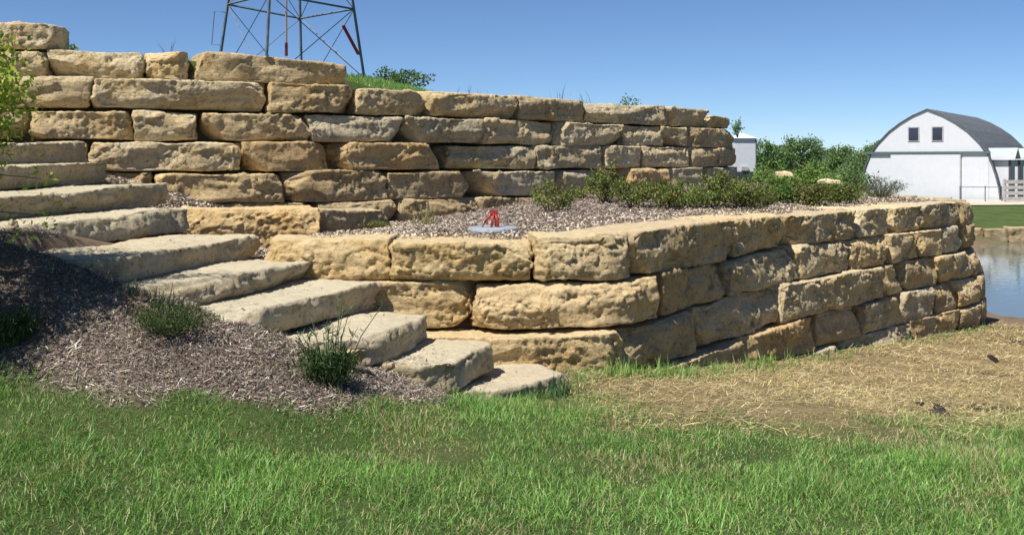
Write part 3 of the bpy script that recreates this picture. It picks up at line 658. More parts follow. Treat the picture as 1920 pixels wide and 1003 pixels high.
stuff('hilltop_grass', [hb], M_GRASS, 'green grass on the hill above the tall wall', 'grass')

# shredded mulch on the left bank, and on the terrace
WOOD = [(0.37, 0.305, 0.25), (0.27, 0.215, 0.175), (0.18, 0.14, 0.11), (0.48, 0.41, 0.35), (0.62, 0.56, 0.50), (0.09, 0.068, 0.055)]
x = rng.uniform(-6, 0.6, 270000); y = rng.uniform(5.2, 9.4, 270000); m_, s_ = zones(x, y)
k = (m_ > rng.random(len(x))) & ~on_step(x, y) & (np.abs(x) < 0.51 * y + 1.7); x, y = x[k], y[k]; n = len(x)
Lc = np.clip(rng.gamma(2.6, 0.011, n), 0.008, 0.12)
xp = rng.uniform(-6, -1.9, 40000); yp = rng.uniform(9.3, 13.8, 40000); kp = (poly_sd(TERR_POLY, xp, yp) < 0.1) & (poly_sd(HILL_POLY, xp, yp) < 0.0) & ~on_step(xp, yp) & (yp > 9.2 - 0.55 * (xp + 2)); xp, yp = xp[kp], yp[kp]; npk = len(xp)
pk = flakes(xp, yp, rng.uniform(0.012, 0.06, npk), rng.uniform(0.006, 0.02, npk), palette(npk, WOOD + [(0.5, 0.42, 0.28)], [4, 4, 3, 2, .5, 3, 2], 0.25), 0.4, 0.03)
stuff('mulch_bank', [pk, flakes(x, y, Lc, rng.uniform(0.002, 0.006, n), np.clip(palette(n, WOOD, [5, 5, 3, 3.0, .8, 2.4], 0.28) * (1 + 0.45 * n2(x, y, 2.4, 61) + 0.35 * n2(x, y, 7, 62))[:, None], 0.01, 0.8), 0.34, 0.025)], M_CHIP, 'shredded grey brown wood mulch on the bank left of the steps', 'mulch')
x = rng.uniform(-3, 8.5, 180000); y = rng.uniform(9.1, 24, 180000); k = (poly_sd(TERR_POLY, x, y) > 0.30) & (poly_sd(HILL_POLY, x, y) < 0.25) & (np.abs(x) < 0.52 * y + 0.5)
k &= rng.random(len(x)) < np.clip(1.4 - (y - 9) * 0.08, 0.35, 1); x, y = x[k], y[k]; n = len(x)
near = sstep(2.2, 0.4, poly_sd(TERR_POLY, x, y)) * (y < 19)
c1 = palette(n, WOOD, [4, 4, 3, 3, 1, 2]); c2 = palette(n, [(0.55, 0.46, 0.33), (0.45, 0.37, 0.27), (0.62, 0.55, 0.43), (0.3, 0.24, 0.18)], [3, 3, 2, 2])
isg = rng.random(n) < near * 0.75; c1[isg] = c2[isg]
Lt = np.where(isg, rng.uniform(0.012, 0.034, n), np.clip(rng.gamma(3, 0.012, n), 0.012, 0.10))
stuff('terrace_mulch', [flakes(x, y, Lt, np.where(isg, rng.uniform(0.010, 0.022, n), rng.uniform(0.006, 0.014, n)), np.clip(c1 * (1 + 0.35 * n2(x, y, 1.7, 63) + 0.3 * n2(x, y, 5, 64))[:, None], 0.01, 0.8), 0.38, 0.03)], M_CHIP, 'gravel and grey brown wood mulch filling the terrace between the two walls', 'mulch')
xs = []; ys = []; zs_ = []
for (A, B, e, nv, Ln, dep) in STEP_G:
    c = 190; a = rng.beta(0.6, 1.5, c) * Ln; b_ = np.abs(rng.normal(0.45, 0.2, c)); xs.append(A[0] + e[0] * a + nv[0] * b_); ys.append(A[1] + e[1] * a + nv[1] * b_); zs_.append(A[2] + (B[2] - A[2]) * a / Ln - 0.004)
xs, ys, zs_ = map(np.concatenate, (xs, ys, zs_)); n = len(xs)
stuff('step_litter', [flakes(xs, ys, rng.uniform(0.01, 0.05, n), rng.uniform(0.003, 0.009, n), palette(n, WOOD, [3, 3, 3, 2, .6, 2]), 0.2, 0.008, z=zs_)], M_CHIP, 'crumbs of mulch scattered on the slab steps', 'mulch')
# straw
STRAW = [(0.43, 0.325, 0.15), (0.53, 0.43, 0.22), (0.34, 0.255, 0.125), (0.26, 0.19, 0.105), (0.60, 0.51, 0.32)]
x, y = frustum_pts(200000, 6.5, 18.5, 1.7, xmin=0.4); m_, s_ = zones(x, y)
DP = G(1830, 766)
bald = sstep(0.12, 0.35, n2(x, y, 0.7, 31) + 0.5 * n2(x, y, 2.1, 32) - 0.16 + 0.6 * np.exp(-(((x - DP[0]) / 0.6) ** 2 + ((y - DP[1]) / 0.30) ** 2)))
k = (rng.random(len(x)) < s_ ** 0.35 * (1 - 0.8 * bald)) & (poly_sd(TERR_POLY, x, y) < -0.33); k &= rng.random(len(x)) < np.clip(1.5 - (y - 6) * 0.07, 0.4, 1)
x, y = x[k], y[k]; n = len(x)
stuff('straw', [flakes(x, y, np.clip(rng.gamma(4, 0.018, n), 0.02, 0.22), rng.uniform(0.0025, 0.005, n) * np.clip(y / 9, 1, 1.7), palette(n, STRAW, [4, 3, 3, 2, 1.5], 0.25) * (1 + 0.2 * n2(x, y, 1.2, 33))[:, None], 0.16, 0.05, curl=0.18, ang=rng.normal(0.15, 0.9, n))], M_CHIP, 'loose golden straw scattered over bare ground below the nearer wall', 'straw')

# ------------------------------------------------------------------ plants
def leaves(pos, size, cols, updir=0.3, aspect=0.5):
    n = len(pos); d = unit(rng.normal(0, 1, (n, 3)) + np.array([0, 0, updir])); s = unit(np.cross(d, rng.normal(0, 1, (n, 3)))); u = np.cross(d, s)
    L = np.asarray(size)[:, None]
    V = np.stack([pos, pos + d * L * 0.45 + s * L * aspect * 0.5 + u * L * 0.06, pos + d * L, pos + d * L * 0.45 - s * L * aspect * 0.5 + u * L * 0.06], 1).reshape(-1, 3)
    k = np.arange(n)[:, None] * 4
    return V, np.vstack([k + np.array([[0, 1, 2]]), k + np.array([[0, 2, 3]])]), np.repeat(cols, 4, 0)
def shrub(name, label, cat, loc, w, h, nleaf, lsize, cols, wts, nstem=9, group=None, clumps=14, spread=0.24, stem_mat=None, bare=0.0, upr=0.5, depthk=0.8, parts=('foliage', 'stem'), aspect=0.5, stem_r=0.008):
    """upright stems that fork from the base, leaf clumps along their ends"""
    root = empty(name, loc); mb = MB(); ends = []
    for k in range(nstem):
        a = rng.uniform(0, 2 * math.pi); r = math.sqrt(rng.random()); hh = h * (1 - 0.45 * r * r) * rng.uniform(0.78, 1.05)
        e = np.array([math.cos(a) * r * w / 2, math.sin(a) * r * w / 2 * depthk, hh]); m = e * np.array([0.55, 0.55, 0.5]) + rng.normal(0, w * 0.03, 3)
        mb.tube([(e[0] * .08, e[1] * .08, -0.03), m, e], stem_r, 4, stem_r * 0.3); ends.append((m, e))
    pos = []; stem_tone = []
    per = nleaf // max(1, nstem)
    for m, e in ends:
        t = rng.beta(1.7 + bare * 2.5, 1.15, per); base = np.where(t[:, None] < 0.5, m[None] * (0.25 + 1.5 * t[:, None]), m[None] + (e - m)[None] * (t * 2 - 1)[:, None])
        pos.append(base + rng.normal(0, 1, (per, 3)) * np.array([w * spread, w * spread * depthk, h * spread * 0.7]) * (0.35 + 0.5 * (1 - t))[:, None])
        stem_tone.append(np.full(per, rng.normal(1, 0.12)))  # random leaf tone per stem
    pos = np.vstack(pos); sh = np.concatenate(stem_tone); k = pos[:, 2] > 0.02; pos, sh = pos[k], sh[k]
    c = palette(len(pos), cols, wts, 0.16) * sh[:, None]
    V, T, C = leaves(pos, rng.uniform(0.65, 1.25, len(pos)) * lsize, c, upr, aspect)
    f = obj(parts[0], mesh_np('foliage', V, None, T, tint=C), M_LEAF, root)
    mb.build(parts[1], stem_mat or M_BARK, root, True)
    return tag(root, label, cat, group)
DK = [(0.075, 0.13, 0.034), (0.12, 0.18, 0.044), (0.19, 0.225, 0.055), (0.28, 0.18, 0.075), (0.25, 0.285, 0.075)]
def gpt(px, d): x = (px - 960) / F * d; return (x, d, float(hz(x, d)))
SH = [  # px centre, distance, width px, height px, label
    (1030, 14.0, 70, 66, 'sparse reddish green shrub standing alone, leftmost of the terrace shrubs', 0.5),
    (1137, 14.8, 56, 80, 'tallest upright light green shrub on the terrace, against the tall wall', 0.2),
    (1188, 13.9, 76, 60, 'low olive shrub just right of the tall upright terrace shrub', 0.3),
    (1238, 13.8, 78, 56, 'rounded olive shrub with brown tips in the middle of the terrace row', 0.2),
    (1292, 13.9, 76, 64, 'bushy dark shrub in front of the right half of the tall wall', 0.1),
    (1345, 14.0, 84, 72, 'dense green shrub below the right end of the tall wall', 0.0),
    (1396, 14.1, 78, 62, 'wide dense shrub at the right end of the row below the tall wall', 0.0)]
for k, (px, d, wp, hp, lab, br) in enumerate(SH):
    shrub('shrub', lab, 'shrub', gpt(px, d), wp * d / F * 1.45, hp * d / F * 0.95, int(2600 - 1500 * br), 0.040, DK, [2, 3, 2.4, 1.0 + br * 1.6, 1.6], 12, 'shrubs on the terrace', spread=0.16, bare=br)
shrub('shrub', 'dark brownish green shrub at the right, behind the nearer wall coping', 'shrub', gpt(1520, 15.3), 0.8, 0.42, 2200, 0.045, DK, [3, 3, 1.5, 2.2, .6], 12, 'shrubs on the terrace', spread=0.2)
shrub('shrub', 'dark green shrub right beside the brownish one, nearest the bare mulch strip', 'shrub', gpt(1578, 15.9), 0.66, 0.38, 1900, 0.045, DK, [4, 3, 1.5, .8, .6], 12, 'shrubs on the terrace', spread=0.2)
shrub('shrub', 'bright green low shrub between the terrace row and the dark brownish shrub', 'shrub', gpt(1462, 15.6), 0.7, 0.34, 1900, 0.05, [(0.07, 0.15, 0.03), (0.10, 0.2, 0.04)], [1, 1], 11, 'shrubs on the terrace', spread=0.2)
shrub('shrub', 'small olive shrub in the gap just right of the terrace row', 'shrub', gpt(1438, 14.8), 0.5, 0.30, 1300, 0.04, DK, [2, 3, 2, 1.5, 1.5], 10, 'shrubs on the terrace', spread=0.2)
shrub('shrub', 'low loose shrub left of the tall upright one, close under the tall wall', 'shrub', gpt(1092, 16.4), 0.5, 0.22, 600, 0.04, DK, [2, 3, 2, 1.5, 1.5], 9, 'shrubs on the terrace', spread=0.2)
shrub('juniper', 'spreading dark juniper with spiky upright tips in front of the white barn', 'juniper', gpt(1652, 17.8), 1.0, 0.40, 3000, 0.035, [(0.05, 0.095, 0.035), (0.08, 0.13, 0.05), (0.15, 0.13, 0.07)], [3, 2, 1], 26, spread=0.12, aspect=0.25, upr=1.2)

# weeds on the bank
shrub('weed_clump', 'dark weed clump with tall thin stalks growing in mulch beside the lower steps', 'weeds', gpt(615, 6.75), 0.46, 0.26, 1150, 0.060, [(0.035, 0.075, 0.022), (0.055, 0.11, 0.03), (0.10, 0.13, 0.05)], [3, 3, 1], 24, spread=0.20, stem_mat=M_STEM, parts=('foliage', 'stem'), aspect=0.17, upr=1.4, stem_r=0.004)
wc = [o for o in COL.objects if o.name.startswith('weed_clump')][0]
mb = MB(); tipV = []; tipT = []; tipC = []; off = 0
for k in range(16):
    a = rng.uniform(-0.20, 0.22); hh = rng.uniform(0.30, 0.56); e = np.array([a * 1.2 + rng.normal(0, .05), rng.normal(0, .1), hh])
    mb.tube([(a * .4, 0, 0), e * np.array([.6, .6, .6]), e, e + np.array([rng.normal(0, .04), rng.normal(0, .03), .03])], 0.0042, 4, 0.0018)
    c = 10; t = rng.uniform(0.25, 1.0, c); pp = e[None] * t[:, None]
    v, T, C = leaves(pp, rng.uniform(0.04, 0.09, c), palette(c, [(0.10, 0.15, 0.07), (0.14, 0.19, 0.11)], [1, 1]), 1.5, 0.16); tipV.append(v); tipT.append(T + off); tipC.append(C); off += len(v)
mb.build('stalk', M_STEM, wc, True)
tag(obj('narrow_leaf', mesh_np('narrow_leaf', np.vstack(tipV), None, np.vstack(tipT), tint=np.vstack(tipC)), M_LEAF, wc), kind='stuff')
shrub('weed_clump', 'low dark green spreading weed on the mulch below the shaded patch', 'weeds', gpt(318, 6.75), 0.62, 0.22, 2200, 0.034, [(0.04, 0.075, 0.022), (0.065, 0.10, 0.03), (0.14, 0.14, 0.05)], [3, 3, 1.2], 26, spread=0.2, stem_mat=M_STEM, aspect=0.22, upr=1.2, stem_r=0.004)
shrub('weed_clump', 'dark green weed clump cut by the left edge of the photo, above the lawn', 'weeds', gpt(8, 6.55), 0.46, 0.30, 1700, 0.042, [(0.035, 0.075, 0.02), (0.06, 0.10, 0.03), (0.12, 0.15, 0.05)], [3, 3, 1], 20, spread=0.2, stem_mat=M_STEM, stem_r=0.004, aspect=0.2, upr=1.3)
shrub('weed_clump', 'yellowish flowering weed at the foot of the tall wall on the terrace', 'weeds', gpt(700, 12.6), 0.55, 0.14, 420, 0.035, [(0.2, 0.2, 0.05), (0.3, 0.26, 0.06), (0.1, 0.14, 0.04)], [2, 1.4, 2], 14, spread=0.2, stem_mat=M_STEM, stem_r=0.004)
def tuft(name, label, loc, n, r, h, cols, wts, w=0.006, lean=0.3, cat='grass tuft', group=None):
    q = rng.normal(0, r, (n, 2)); x = loc[0] + q[:, 0]; y = loc[1] + q[:, 1]
    V, Q, T, C = blades(x, y, rng.uniform(0.45, 1.1, n) * h, np.full(n, w) * rng.uniform(.7, 1.3, n), palette(n, cols, wts), lean, z=np.full(n, float(loc[2])) if len(loc) > 2 else None)
    o3 = np.array([loc[0], loc[1], float(loc[2]) if len(loc) > 2 else float(hz(loc[0], loc[1]))])
    return tag(obj(name, mesh_np(name, V - o3, Q, T, tint=C), M_GRASS, None, o3), label, cat, group, kind='stuff')
tuft('grass_tuft', 'pale seeding grass tuft on the terrace against the tall wall base', gpt(792, 12.9)[:2], 90, 0.09, 0.32, [(0.30, 0.28, 0.13), (0.16, 0.2, 0.06), (0.42, 0.36, 0.2)], [2, 2, 1.4], 0.008, 0.25)
tuft('grass_tuft', 'blue green blades rising in front of the lowest slab step', tuple(G(1050, 742)), 60, 0.07, 0.24, [(0.06, 0.12, 0.05), (0.09, 0.17, 0.07)], [1, 1], 0.010, 0.22)
tuft('grass_tuft', 'thin blades at the front left corner of the lowest slab step', tuple(G(995, 748)), 26, 0.06, 0.17, [(0.06, 0.12, 0.05), (0.09, 0.17, 0.07)], [1, 1], 0.008, 0.25)
tuft('grass_tuft', 'wispy grass sprig growing on the third slab from the bottom', (P(745, 640, 7.7)[0], 7.7, P(745, 640, 7.7)[2]), 14, 0.05, 0.16, [(0.2, 0.22, 0.1), (0.3, 0.28, 0.15)], [1, 1], 0.004, 0.3)
tuft('grass_tuft', 'small yellow green sprig where mulch meets the sixth slab', tuple(G(265, 556)), 40, 0.08, 0.14, [(0.2, 0.24, 0.06), (0.12, 0.17, 0.05)], [1, 1], 0.006, 0.35)
tuft('grass_tuft', 'dark upright sprigs at the mulch edge above the low spreading weed', tuple(G(312, 580)), 34, 0.05, 0.2, [(0.05, 0.09, 0.035), (0.08, 0.13, 0.05)], [1, 1], 0.009, 0.15)
tuft('grass_tuft', 'little green sprout in terrace gravel right of the red handle', gpt(1035, 10.6)[:2], 50, 0.10, 0.06, [(0.12, 0.18, 0.06), (0.2, 0.24, 0.1)], [1, 1], 0.009, 0.5)

# small tree at the left edge
tx, ty = -4.25, 6.5; tz = float(hz(tx, ty)); tr = empty('sapling_tree', (tx, ty, tz))
mb = MB(); mb.tube([(0, 0, -.1), (.03, .0, .8), (-.03, .02, 1.7), (.04, 0, 2.7), (0, 0, 3.7)], 0.045, 8, 0.012); mb.build('trunk', M_BARK, tr, True)
mb = MB(); pos = []
for k in range(116):
    lowb = k < 84; z0 = rng.uniform(0.98, 1.62) if lowb else rng.uniform(2.5, 3.6); a = (rng.uniform(-1.5, 1.5) if k % 3 else rng.uniform(0, 6.28)) if lowb else rng.uniform(0, 2 * math.pi); ln = rng.uniform(0.5, 1.12) * (1 - 0.3 * abs(z0 - 1.25)) if lowb else rng.uniform(0.3, 1.15)
    e = np.array([math.cos(a) * ln, math.sin(a) * ln, z0 + rng.uniform(0.0, 0.25)]); e[0] -= 0.0 if lowb else 0.40
    m = np.array([e[0] * .5, e[1] * .5, z0 + 0.08])
    mb.tube([(0, 0, z0 - .1), m, e], 0.010, 4, 0.003); c = 230 if lowb else 130; t = rng.uniform(0.3, 1.08, c)[:, None]
    pos.append(m * (1 - t) + e * t + rng.normal(0, 0.085, (c, 3)))
tw = P(60, 352, 7.1) - np.array([tx, ty, tz]); 
for e in (P(75, 335, 6.6), P(90, 405, 6.65), P(45, 440, 6.6)):
    e = e - np.array([tx, ty, tz]); m = e * np.array([.5, .5, 1]) + np.array([0, 0, .06]); mb.tube([(0, 0, e[2] - .12), m, e], 0.008, 4, 0.002)
    pos.append(e + rng.normal(0, 0.05, (26, 3))); pos.append((m + e) / 2 + rng.normal(0, 0.05, (16, 3)))
tag(mb.build('branch', M_BARK, tr, True), kind='stuff'); pos = np.vstack(pos)
V, T, C = leaves(pos, rng.uniform(0.03, 0.06, len(pos)), palette(len(pos), [(0.36, 0.43, 0.06), (0.27, 0.36, 0.05), (0.46, 0.48, 0.10)], [3, 3, 1]), 0.2, 0.5)
obj('crown', mesh_np('crown', V, None, T, tint=C), M_LEAF, tr)
tag(tr, 'yellow green leafy young tree at the left edge, shading the mulch', 'tree')

# bushes and trees beyond the terrace
BG = [(0.14, 0.25, 0.05), (0.18, 0.29, 0.06), (0.115, 0.21, 0.045), (0.235, 0.295, 0.08)]
FAR = [(0.14, 0.225, 0.085), (0.175, 0.26, 0.095), (0.115, 0.195, 0.08)]  # leaf greens lightened a little to paint in distance haze
def bush_at(px, d, wp, top, label, cols, lsize, n=3200, name='bush', cat='bush', group='bushes behind the terrace', z=None):
    loc = gpt(px, d); h = (EYE - (top - 300) / F * d - loc[2]) * 0.90
    return shrub(name, label, cat, (loc[0], loc[1], loc[2]), wp * d / F, h, n, lsize, cols, [1.0] * len(cols), 24, group, spread=0.13, stem_r=0.02)
bush_at(1432, 25.5, 92, 300, 'bright green bush immediately right of the tall wall end', BG, 0.085, 4200)
bush_at(1474, 28.5, 92, 318, 'bright green bush beyond the terrace, between the wall end bush and the stone slabs', BG, 0.085, 3600)
bush_at(1516, 27.0, 88, 316, 'rounded bright green bush between the two pale stone slabs', BG, 0.08, 3600)
bush_at(1560, 33.0, 110, 322, 'olive green bush above the right pale stone slab', BG + [(0.14, 0.15, 0.05)], 0.1, 3200)
bush_at(1612, 36.0, 100, 325, 'dark green bush against the left foot of the barn', FAR, 0.1, 3200)
bush_at(1445, 42, 110, 284, 'tall light green thicket behind the small white hut', BG, 0.14, 3400)
bush_at(1525, 46, 130, 292, 'broad mid green thicket in front of the far trees', BG, 0.15, 3600)
bush_at(1592, 52, 100, 290, 'mid green thicket left of the barn', FAR, 0.16, 3200)
bush_at(1400, 55, 90, 290, 'green thicket half hidden by the end of the tall wall', BG, 0.16, 2400)
def tree(px, d, wp, top, label, n=3800, ls=0.21, cols=FAR, thin=1.0):
    loc = gpt(px, d); h = (EYE - (top - 300) / F * d - loc[2]) * 0.86; w = wp * d / F; root = empty('tree', loc)
    mb = MB(); mb.tube([(0, 0, -.3), (.1, 0, h * .4), (0, .1, h * .85)], 0.16, 6, 0.05); mb.build('trunk', M_BARK, root, True)
    mb = MB(); pos = []; nb = 26
    for k in range(nb):
        z0 = h * rng.uniform(0.2, 0.85); a = rng.uniform(0, 2 * math.pi); ln = w * 0.5 * rng.uniform(0.4, 1.05) * (1.1 - 0.6 * max(0, z0 / h - 0.5))
        e = np.array([math.cos(a) * ln, math.sin(a) * ln, min(h * 1.02, z0 + h * rng.uniform(0.05, 0.3))]); mb.tube([(0, 0, z0 * .9), e * .6 + np.array([0, 0, z0 * .35]), e], 0.05, 4, 0.012)
        c = int(n * 1.7) // nb; pos.append(e + rng.normal(0, 1, (c, 3)) * np.array([w * .09, w * .09, h * .06]) * thin)
    mb.build('branch', M_BARK, root, True); pos = np.vstack(pos); pos[:, 2] = np.maximum(pos[:, 2], 0.1)
    V, T, C = leaves(pos, rng.uniform(.6, 1.3, len(pos)) * ls, palette(len(pos), cols, [1] * len(cols)), 0.2, 0.6)
    obj('crown', mesh_np('crown', V, None, T, tint=C), M_LEAF, root)
    return tag(root, label, 'tree', 'far trees left of the barn')
tree(1428, 88, 60, 262, 'far tree nearest the small white hut', 3000)
tree(1462, 100, 60, 268, 'far tree second from the white hut', 3000)
tree(1500, 95, 74, 255, 'tallest dark open crowned far tree in the middle of the treeline', 3600)
tree(1545, 110, 60, 272, 'low far tree in the dip of the treeline', 2600)
tree(1580, 100, 60, 272, 'far tree just right of the dip in the treeline', 3000)
tree(1618, 96, 66, 262, 'far tree touching the left curve of the barn roof', 3400)
tree(1655, 105, 60, 268, 'far tree peeking out behind the left side of the barn', 2600)
tree(1390, 100, 60, 272, 'far tree directly behind the small white hut', 2600)
bush_at(1470, 20.5, 70, 328, 'low light green bush hiding the foot of the short pale block', BG, 0.06, 1800)
bush_at(1550, 20.2, 100, 345, 'low light green bush hiding the foot of the long pale block', BG, 0.06, 2200)
# bushes on the hill
hl = gpt(740, 31); shrub('bush', 'leafy dark green bush on the hilltop right of the steel tower', 'bush', (hl[0], hl[1], hl[2] - 0.1), 2.5, EYE + (300 - 120) / F * 31 - hl[2], 2600, 0.11, FAR, [1, 1, 1], 22, spread=0.10)
hl = gpt(130, 17); shrub('bush', 'low dark leafy plant peeking over the wall beside the topmost block', 'bush', (hl[0], hl[1], hl[2]), 0.5, EYE + (300 - 74) / F * 17 - hl[2], 300, 0.07, FAR, [1, 1, 1], 9)
hl = gpt(1180, 20.6); shrub('weed_clump', 'sparse green weed on top of the tall wall near its right end', 'weeds', hl, 0.55, EYE + (300 - 178) / F * 20.6 - hl[2], 140, 0.06, FAR, [1, 1, 1], 9, stem_mat=M_STEM)
hl = gpt(1383, 23.6); shrub('weed_clump', 'leafy sprig sticking out over the right end of the tall wall', 'weeds', (hl[0], hl[1], 2.3), 0.4, EYE + (300 - 222) / F * 23.6 - 2.3, 160, 0.07, FAR, [1, 1, 1], 8, stem_mat=M_STEM)
hl = gpt(318, 15.2); tuft('grass_tuft', 'few bare dry twigs above the top course of the tall wall', (hl[0], hl[1]), 5, 0.03, EYE + (300 - 58) / F * 15.2 - hl[2], [(0.14, 0.11, 0.08)], [1], 0.012, 0.16)
for k, (px, d, t) in enumerate([(1055, 18.7, 172), (1098, 19.2, 176), (880, 17.6, 160)]):
    hl = gpt(px, d); tuft('grass_tuft', ['thin grass stalks standing on the tall wall above its middle', 'thin grass stalks on the tall wall left of the leafy weed', 'thin grass stalks on the tall wall right of the hilltop bush'][k], (hl[0], hl[1]), 22, 0.14, EYE + (300 - t) / F * d - hl[2] + .05, [(0.10, 0.14, 0.06), (0.2, 0.19, 0.1)], [1, 1], 0.010, 0.2)

# pale slabs among the bushes
for k, (px, py, d, w) in enumerate([(1474, 321, 22.5, 0.30), (1557, 337, 22.0, 0.55)]):
    q = P(px, py + 4, d); g = float(hz(q[0], q[1])); h = q[2] - g + 0.1
    rock((q[0], q[1], g - 0.05), (w, 0.4, h + 0.0), 70 + k, ['short pale stone block showing among the bushes near the white hut', 'long pale flat stone block showing among the bushes left of the barn'][k], (1.1, 1.05, 0.95), 0.2, 'stone_block', 'stone block', M_STEP)

# ------------------------------------------------------------------ well cover with red handle on the terrace
M_RED = simple('red_paint', (0.30, 0.020, 0.018), 0.55, 0.5, 0.25, 30)
M_LID = simple('pale_metal', (0.46, 0.49, 0.52), 0.35, 0.5, 0.12, 12, 0.3)
M_DKM = simple('dark_metal', (0.08, 0.09, 0.10), 0.5, 0.5, 0.2, 12, 0.5)
q = P(925, 427, 10.45); zt_ = float(hz(q[0], q[1])) - 0.012
wl = tag(empty('well_cover', (q[0], q[1], zt_)), 'round pale metal well cover with a red three legged handle lying on terrace gravel', 'well cover')
def disc(r0, r1, z0, z1, n=28):
    V = []; Q = []; prof = [(0.001, z1), (r1 * .9, z1), (r1, z1 - 0.01), (r0, z0)]
    for j in range(n):
        a = 2 * math.pi * j / n
        for r, z in prof: V.append((r * math.cos(a), r * math.sin(a), z))
    m = len(prof)
    for j in range(n):
        for k in range(m - 1): a = j * m + k; b = ((j + 1) % n) * m + k; Q.append([a, a + 1, b + 1, b])
    return V, Q
v, f = disc(0.27, 0.26, 0.0, 0.055); obj('lid', mesh_np('lid', v, f), M_LID, wl)
v, f = disc(0.285, 0.28, 0.0, 0.022); obj('rim', mesh_np('rim', v, f), M_DKM, wl)
for k, pts in enumerate([[(-.115, -.05, .045), (-.085, -.05, .11), (-.045, -.04, .155), (.0, -.02, .20)], [(-.02, -.07, .045), (-.01, -.06, .12), (.01, -.03, .20)], [(.045, -.06, .045), (.04, -.05, .13), (.022, -.02, .20)], [(.02, .08, .045), (.02, .05, .13), (.015, .0, .20)]]):
    MB().tube(pts, 0.012 if k != 2 else 0.017, 8).build('handle_leg', M_RED, wl, True)
MB().box(-.035, .048, -.045, .02, .185, .225).build('handle_cap', M_RED, wl)

# ------------------------------------------------------------------ steel windmill tower
M_STEEL = simple('galvanised_steel', (0.13, 0.16, 0.19), 0.6, 0.3, 0.3, 5, 0.15)
LEG = [(400, 90, 27.0), (496, 110, 24.9), (684, 150, 28.0), (567, 130, 30.3)]    # left, near, right, far feet
base = np.array([P(a, b_, c)[:2] for a, b_, c in LEG]); ctr = base.mean(0); Ht = 13.5; zb = 4.0
tw_ = tag(empty('windmill_tower', (ctr[0], ctr[1], zb - 0.05)), 'four legged steel lattice windmill tower on the hill behind the tall wall', 'tower')
feet = [np.array([*(b_ - ctr), -0.7 + (0.65 if i == 2 else 0)]) for i, b_ in enumerate(base)]; apex = np.array([0.05, 0.0, Ht])
def leg_at(i, z): t = (z - feet[i][2]) / (Ht - feet[i][2]); return feet[i] * (1 - t) + apex * t * np.array([1, 1, 1]) + 0.0
def lin(i, z): p = leg_at(i, z); p[2] = z; return p
for i in range(4):
    a, b_ = feet[i], lin(i, Ht - 0.4); MB().tube([a, b_], 0.040, 4).build('leg', M_STEEL, tw_)
levels = [1.95, 4.2, 6.2, 8.0, 9.6, 11.0]
prs = [(0, 1), (1, 2), (2, 3), (3, 0)]
for z in levels:
    for i, j in prs: MB().tube([lin(i, z), lin(j, z)], 0.028, 4).build('girt', M_STEEL, tw_)
zz = [-0.35] + levels
for a, b_ in zip(zz[:-1], zz[1:]):
    for i, j in prs:
        MB().tube([lin(i, max(a, feet[i][2] + .1)), lin(j, b_)], 0.013, 4).build('brace', M_STEEL, tw_); MB().tube([lin(j, max(a, feet[j][2] + .1)) + np.array([.0, .03, 0]), lin(i, b_) + np.array([0, .03, 0])], 0.013, 4).build('brace', M_STEEL, tw_)
cx = (P(536, 0, 27.5)[0] - ctr[0]); MB().tube([(cx, 0, 0.95), (cx, 0, 9.5)], 0.03, 6).build('pump_rod', simple('rusty_pipe', (0.30, 0.22, 0.20), 0.6, 0.3), tw_)
MB().tube([(cx, 0, 0.62), (cx, 0, 0.98)], 0.045, 6).build('rod_end', simple('maroon_paint', (0.14, 0.02, 0.03), 0.5, 0.4), tw_)
q0 = P(643, 48, 27.3) - np.array([ctr[0], ctr[1], zb - .05]); q1 = P(672, 102, 27.7) - np.array([ctr[0], ctr[1], zb - .05])
MB().tube([q0, q1], 0.045, 6).build('furl_lever', M_RED, tw_)
MB().tube([q1, lin(2, q1[2])], 0.02, 4).build('lever_bracket', M_STEEL, tw_)
q0 = P(402, 22, 26.9) - np.array([ctr[0], ctr[1], zb - .05]); q1 = P(397, 84, 26.9) - np.array([ctr[0], ctr[1], zb - .05])
MB().tube([lin(0, q0[2]), q0, q1, lin(0, q1[2] )], 0.012, 4).build('ladder_rail', M_STEEL, tw_)
MB().box(-.6, .6, -.6, .6, Ht - 1.2, Ht - 1.12).build('platform', M_STEEL, tw_)

# ------------------------------------------------------------------ barn and its yard
M_WHITE = simple('white_boards', (0.60, 0.61, 0.65), 0.6, 0.3, 0.03, 3)
nt = M_WHITE.node_tree
wv = nd(nt, 'ShaderNodeTexWave', Scale=1.6, Distortion=0.0); nt.links.new(nt.nodes.new('ShaderNodeTexCoord').outputs['Object'], wv.inputs['Vector'])
bump(nt, nt.nodes['Principled BSDF'], ramp(nt, wv.outputs['Fac'], [(0.0, 0.0), (0.10, 1.0)]), 0.25, 0.02)
M_ROOF = simple('dark_shingles', (0.115, 0.125, 0.14), 0.9, 0.2, 0.3, 4, bumps=0.5)
M_TRIM = simple('dark_green_trim', (0.09, 0.13, 0.13), 0.6, 0.3)
M_GLASS, nt, b = new_mat('window_glass', 0.08, 0.6); b.inputs['Base Color'].default_value = (0.03, 0.035, 0.06, 1)
M_LROOF = simple('pale_metal_roof', (0.42, 0.47, 0.47), 0.5, 0.4, 0.1, 3)
M_WOOD = simple('weathered_planks', (0.42, 0.40, 0.38), 0.8, 0.2, 0.2, 6)
fx, fy = 25.0, 61.0; bz = float(hz(fx, fy)) - 0.05; ang = math.atan2(-0.57, 0.82)
barn = tag(empty('barn', (fx, fy, bz), ang), 'white gothic arched barn with dark curved shingle roof across the pond', 'barn')
prof = [(4.0, 0.0), (3.92, 0.8), (3.75, 1.5), (3.55, 2.15), (3.3, 2.8), (2.85, 3.45), (2.2, 4.15), (1.55, 4.65), (0.85, 5.08), (0.0, 5.45)]
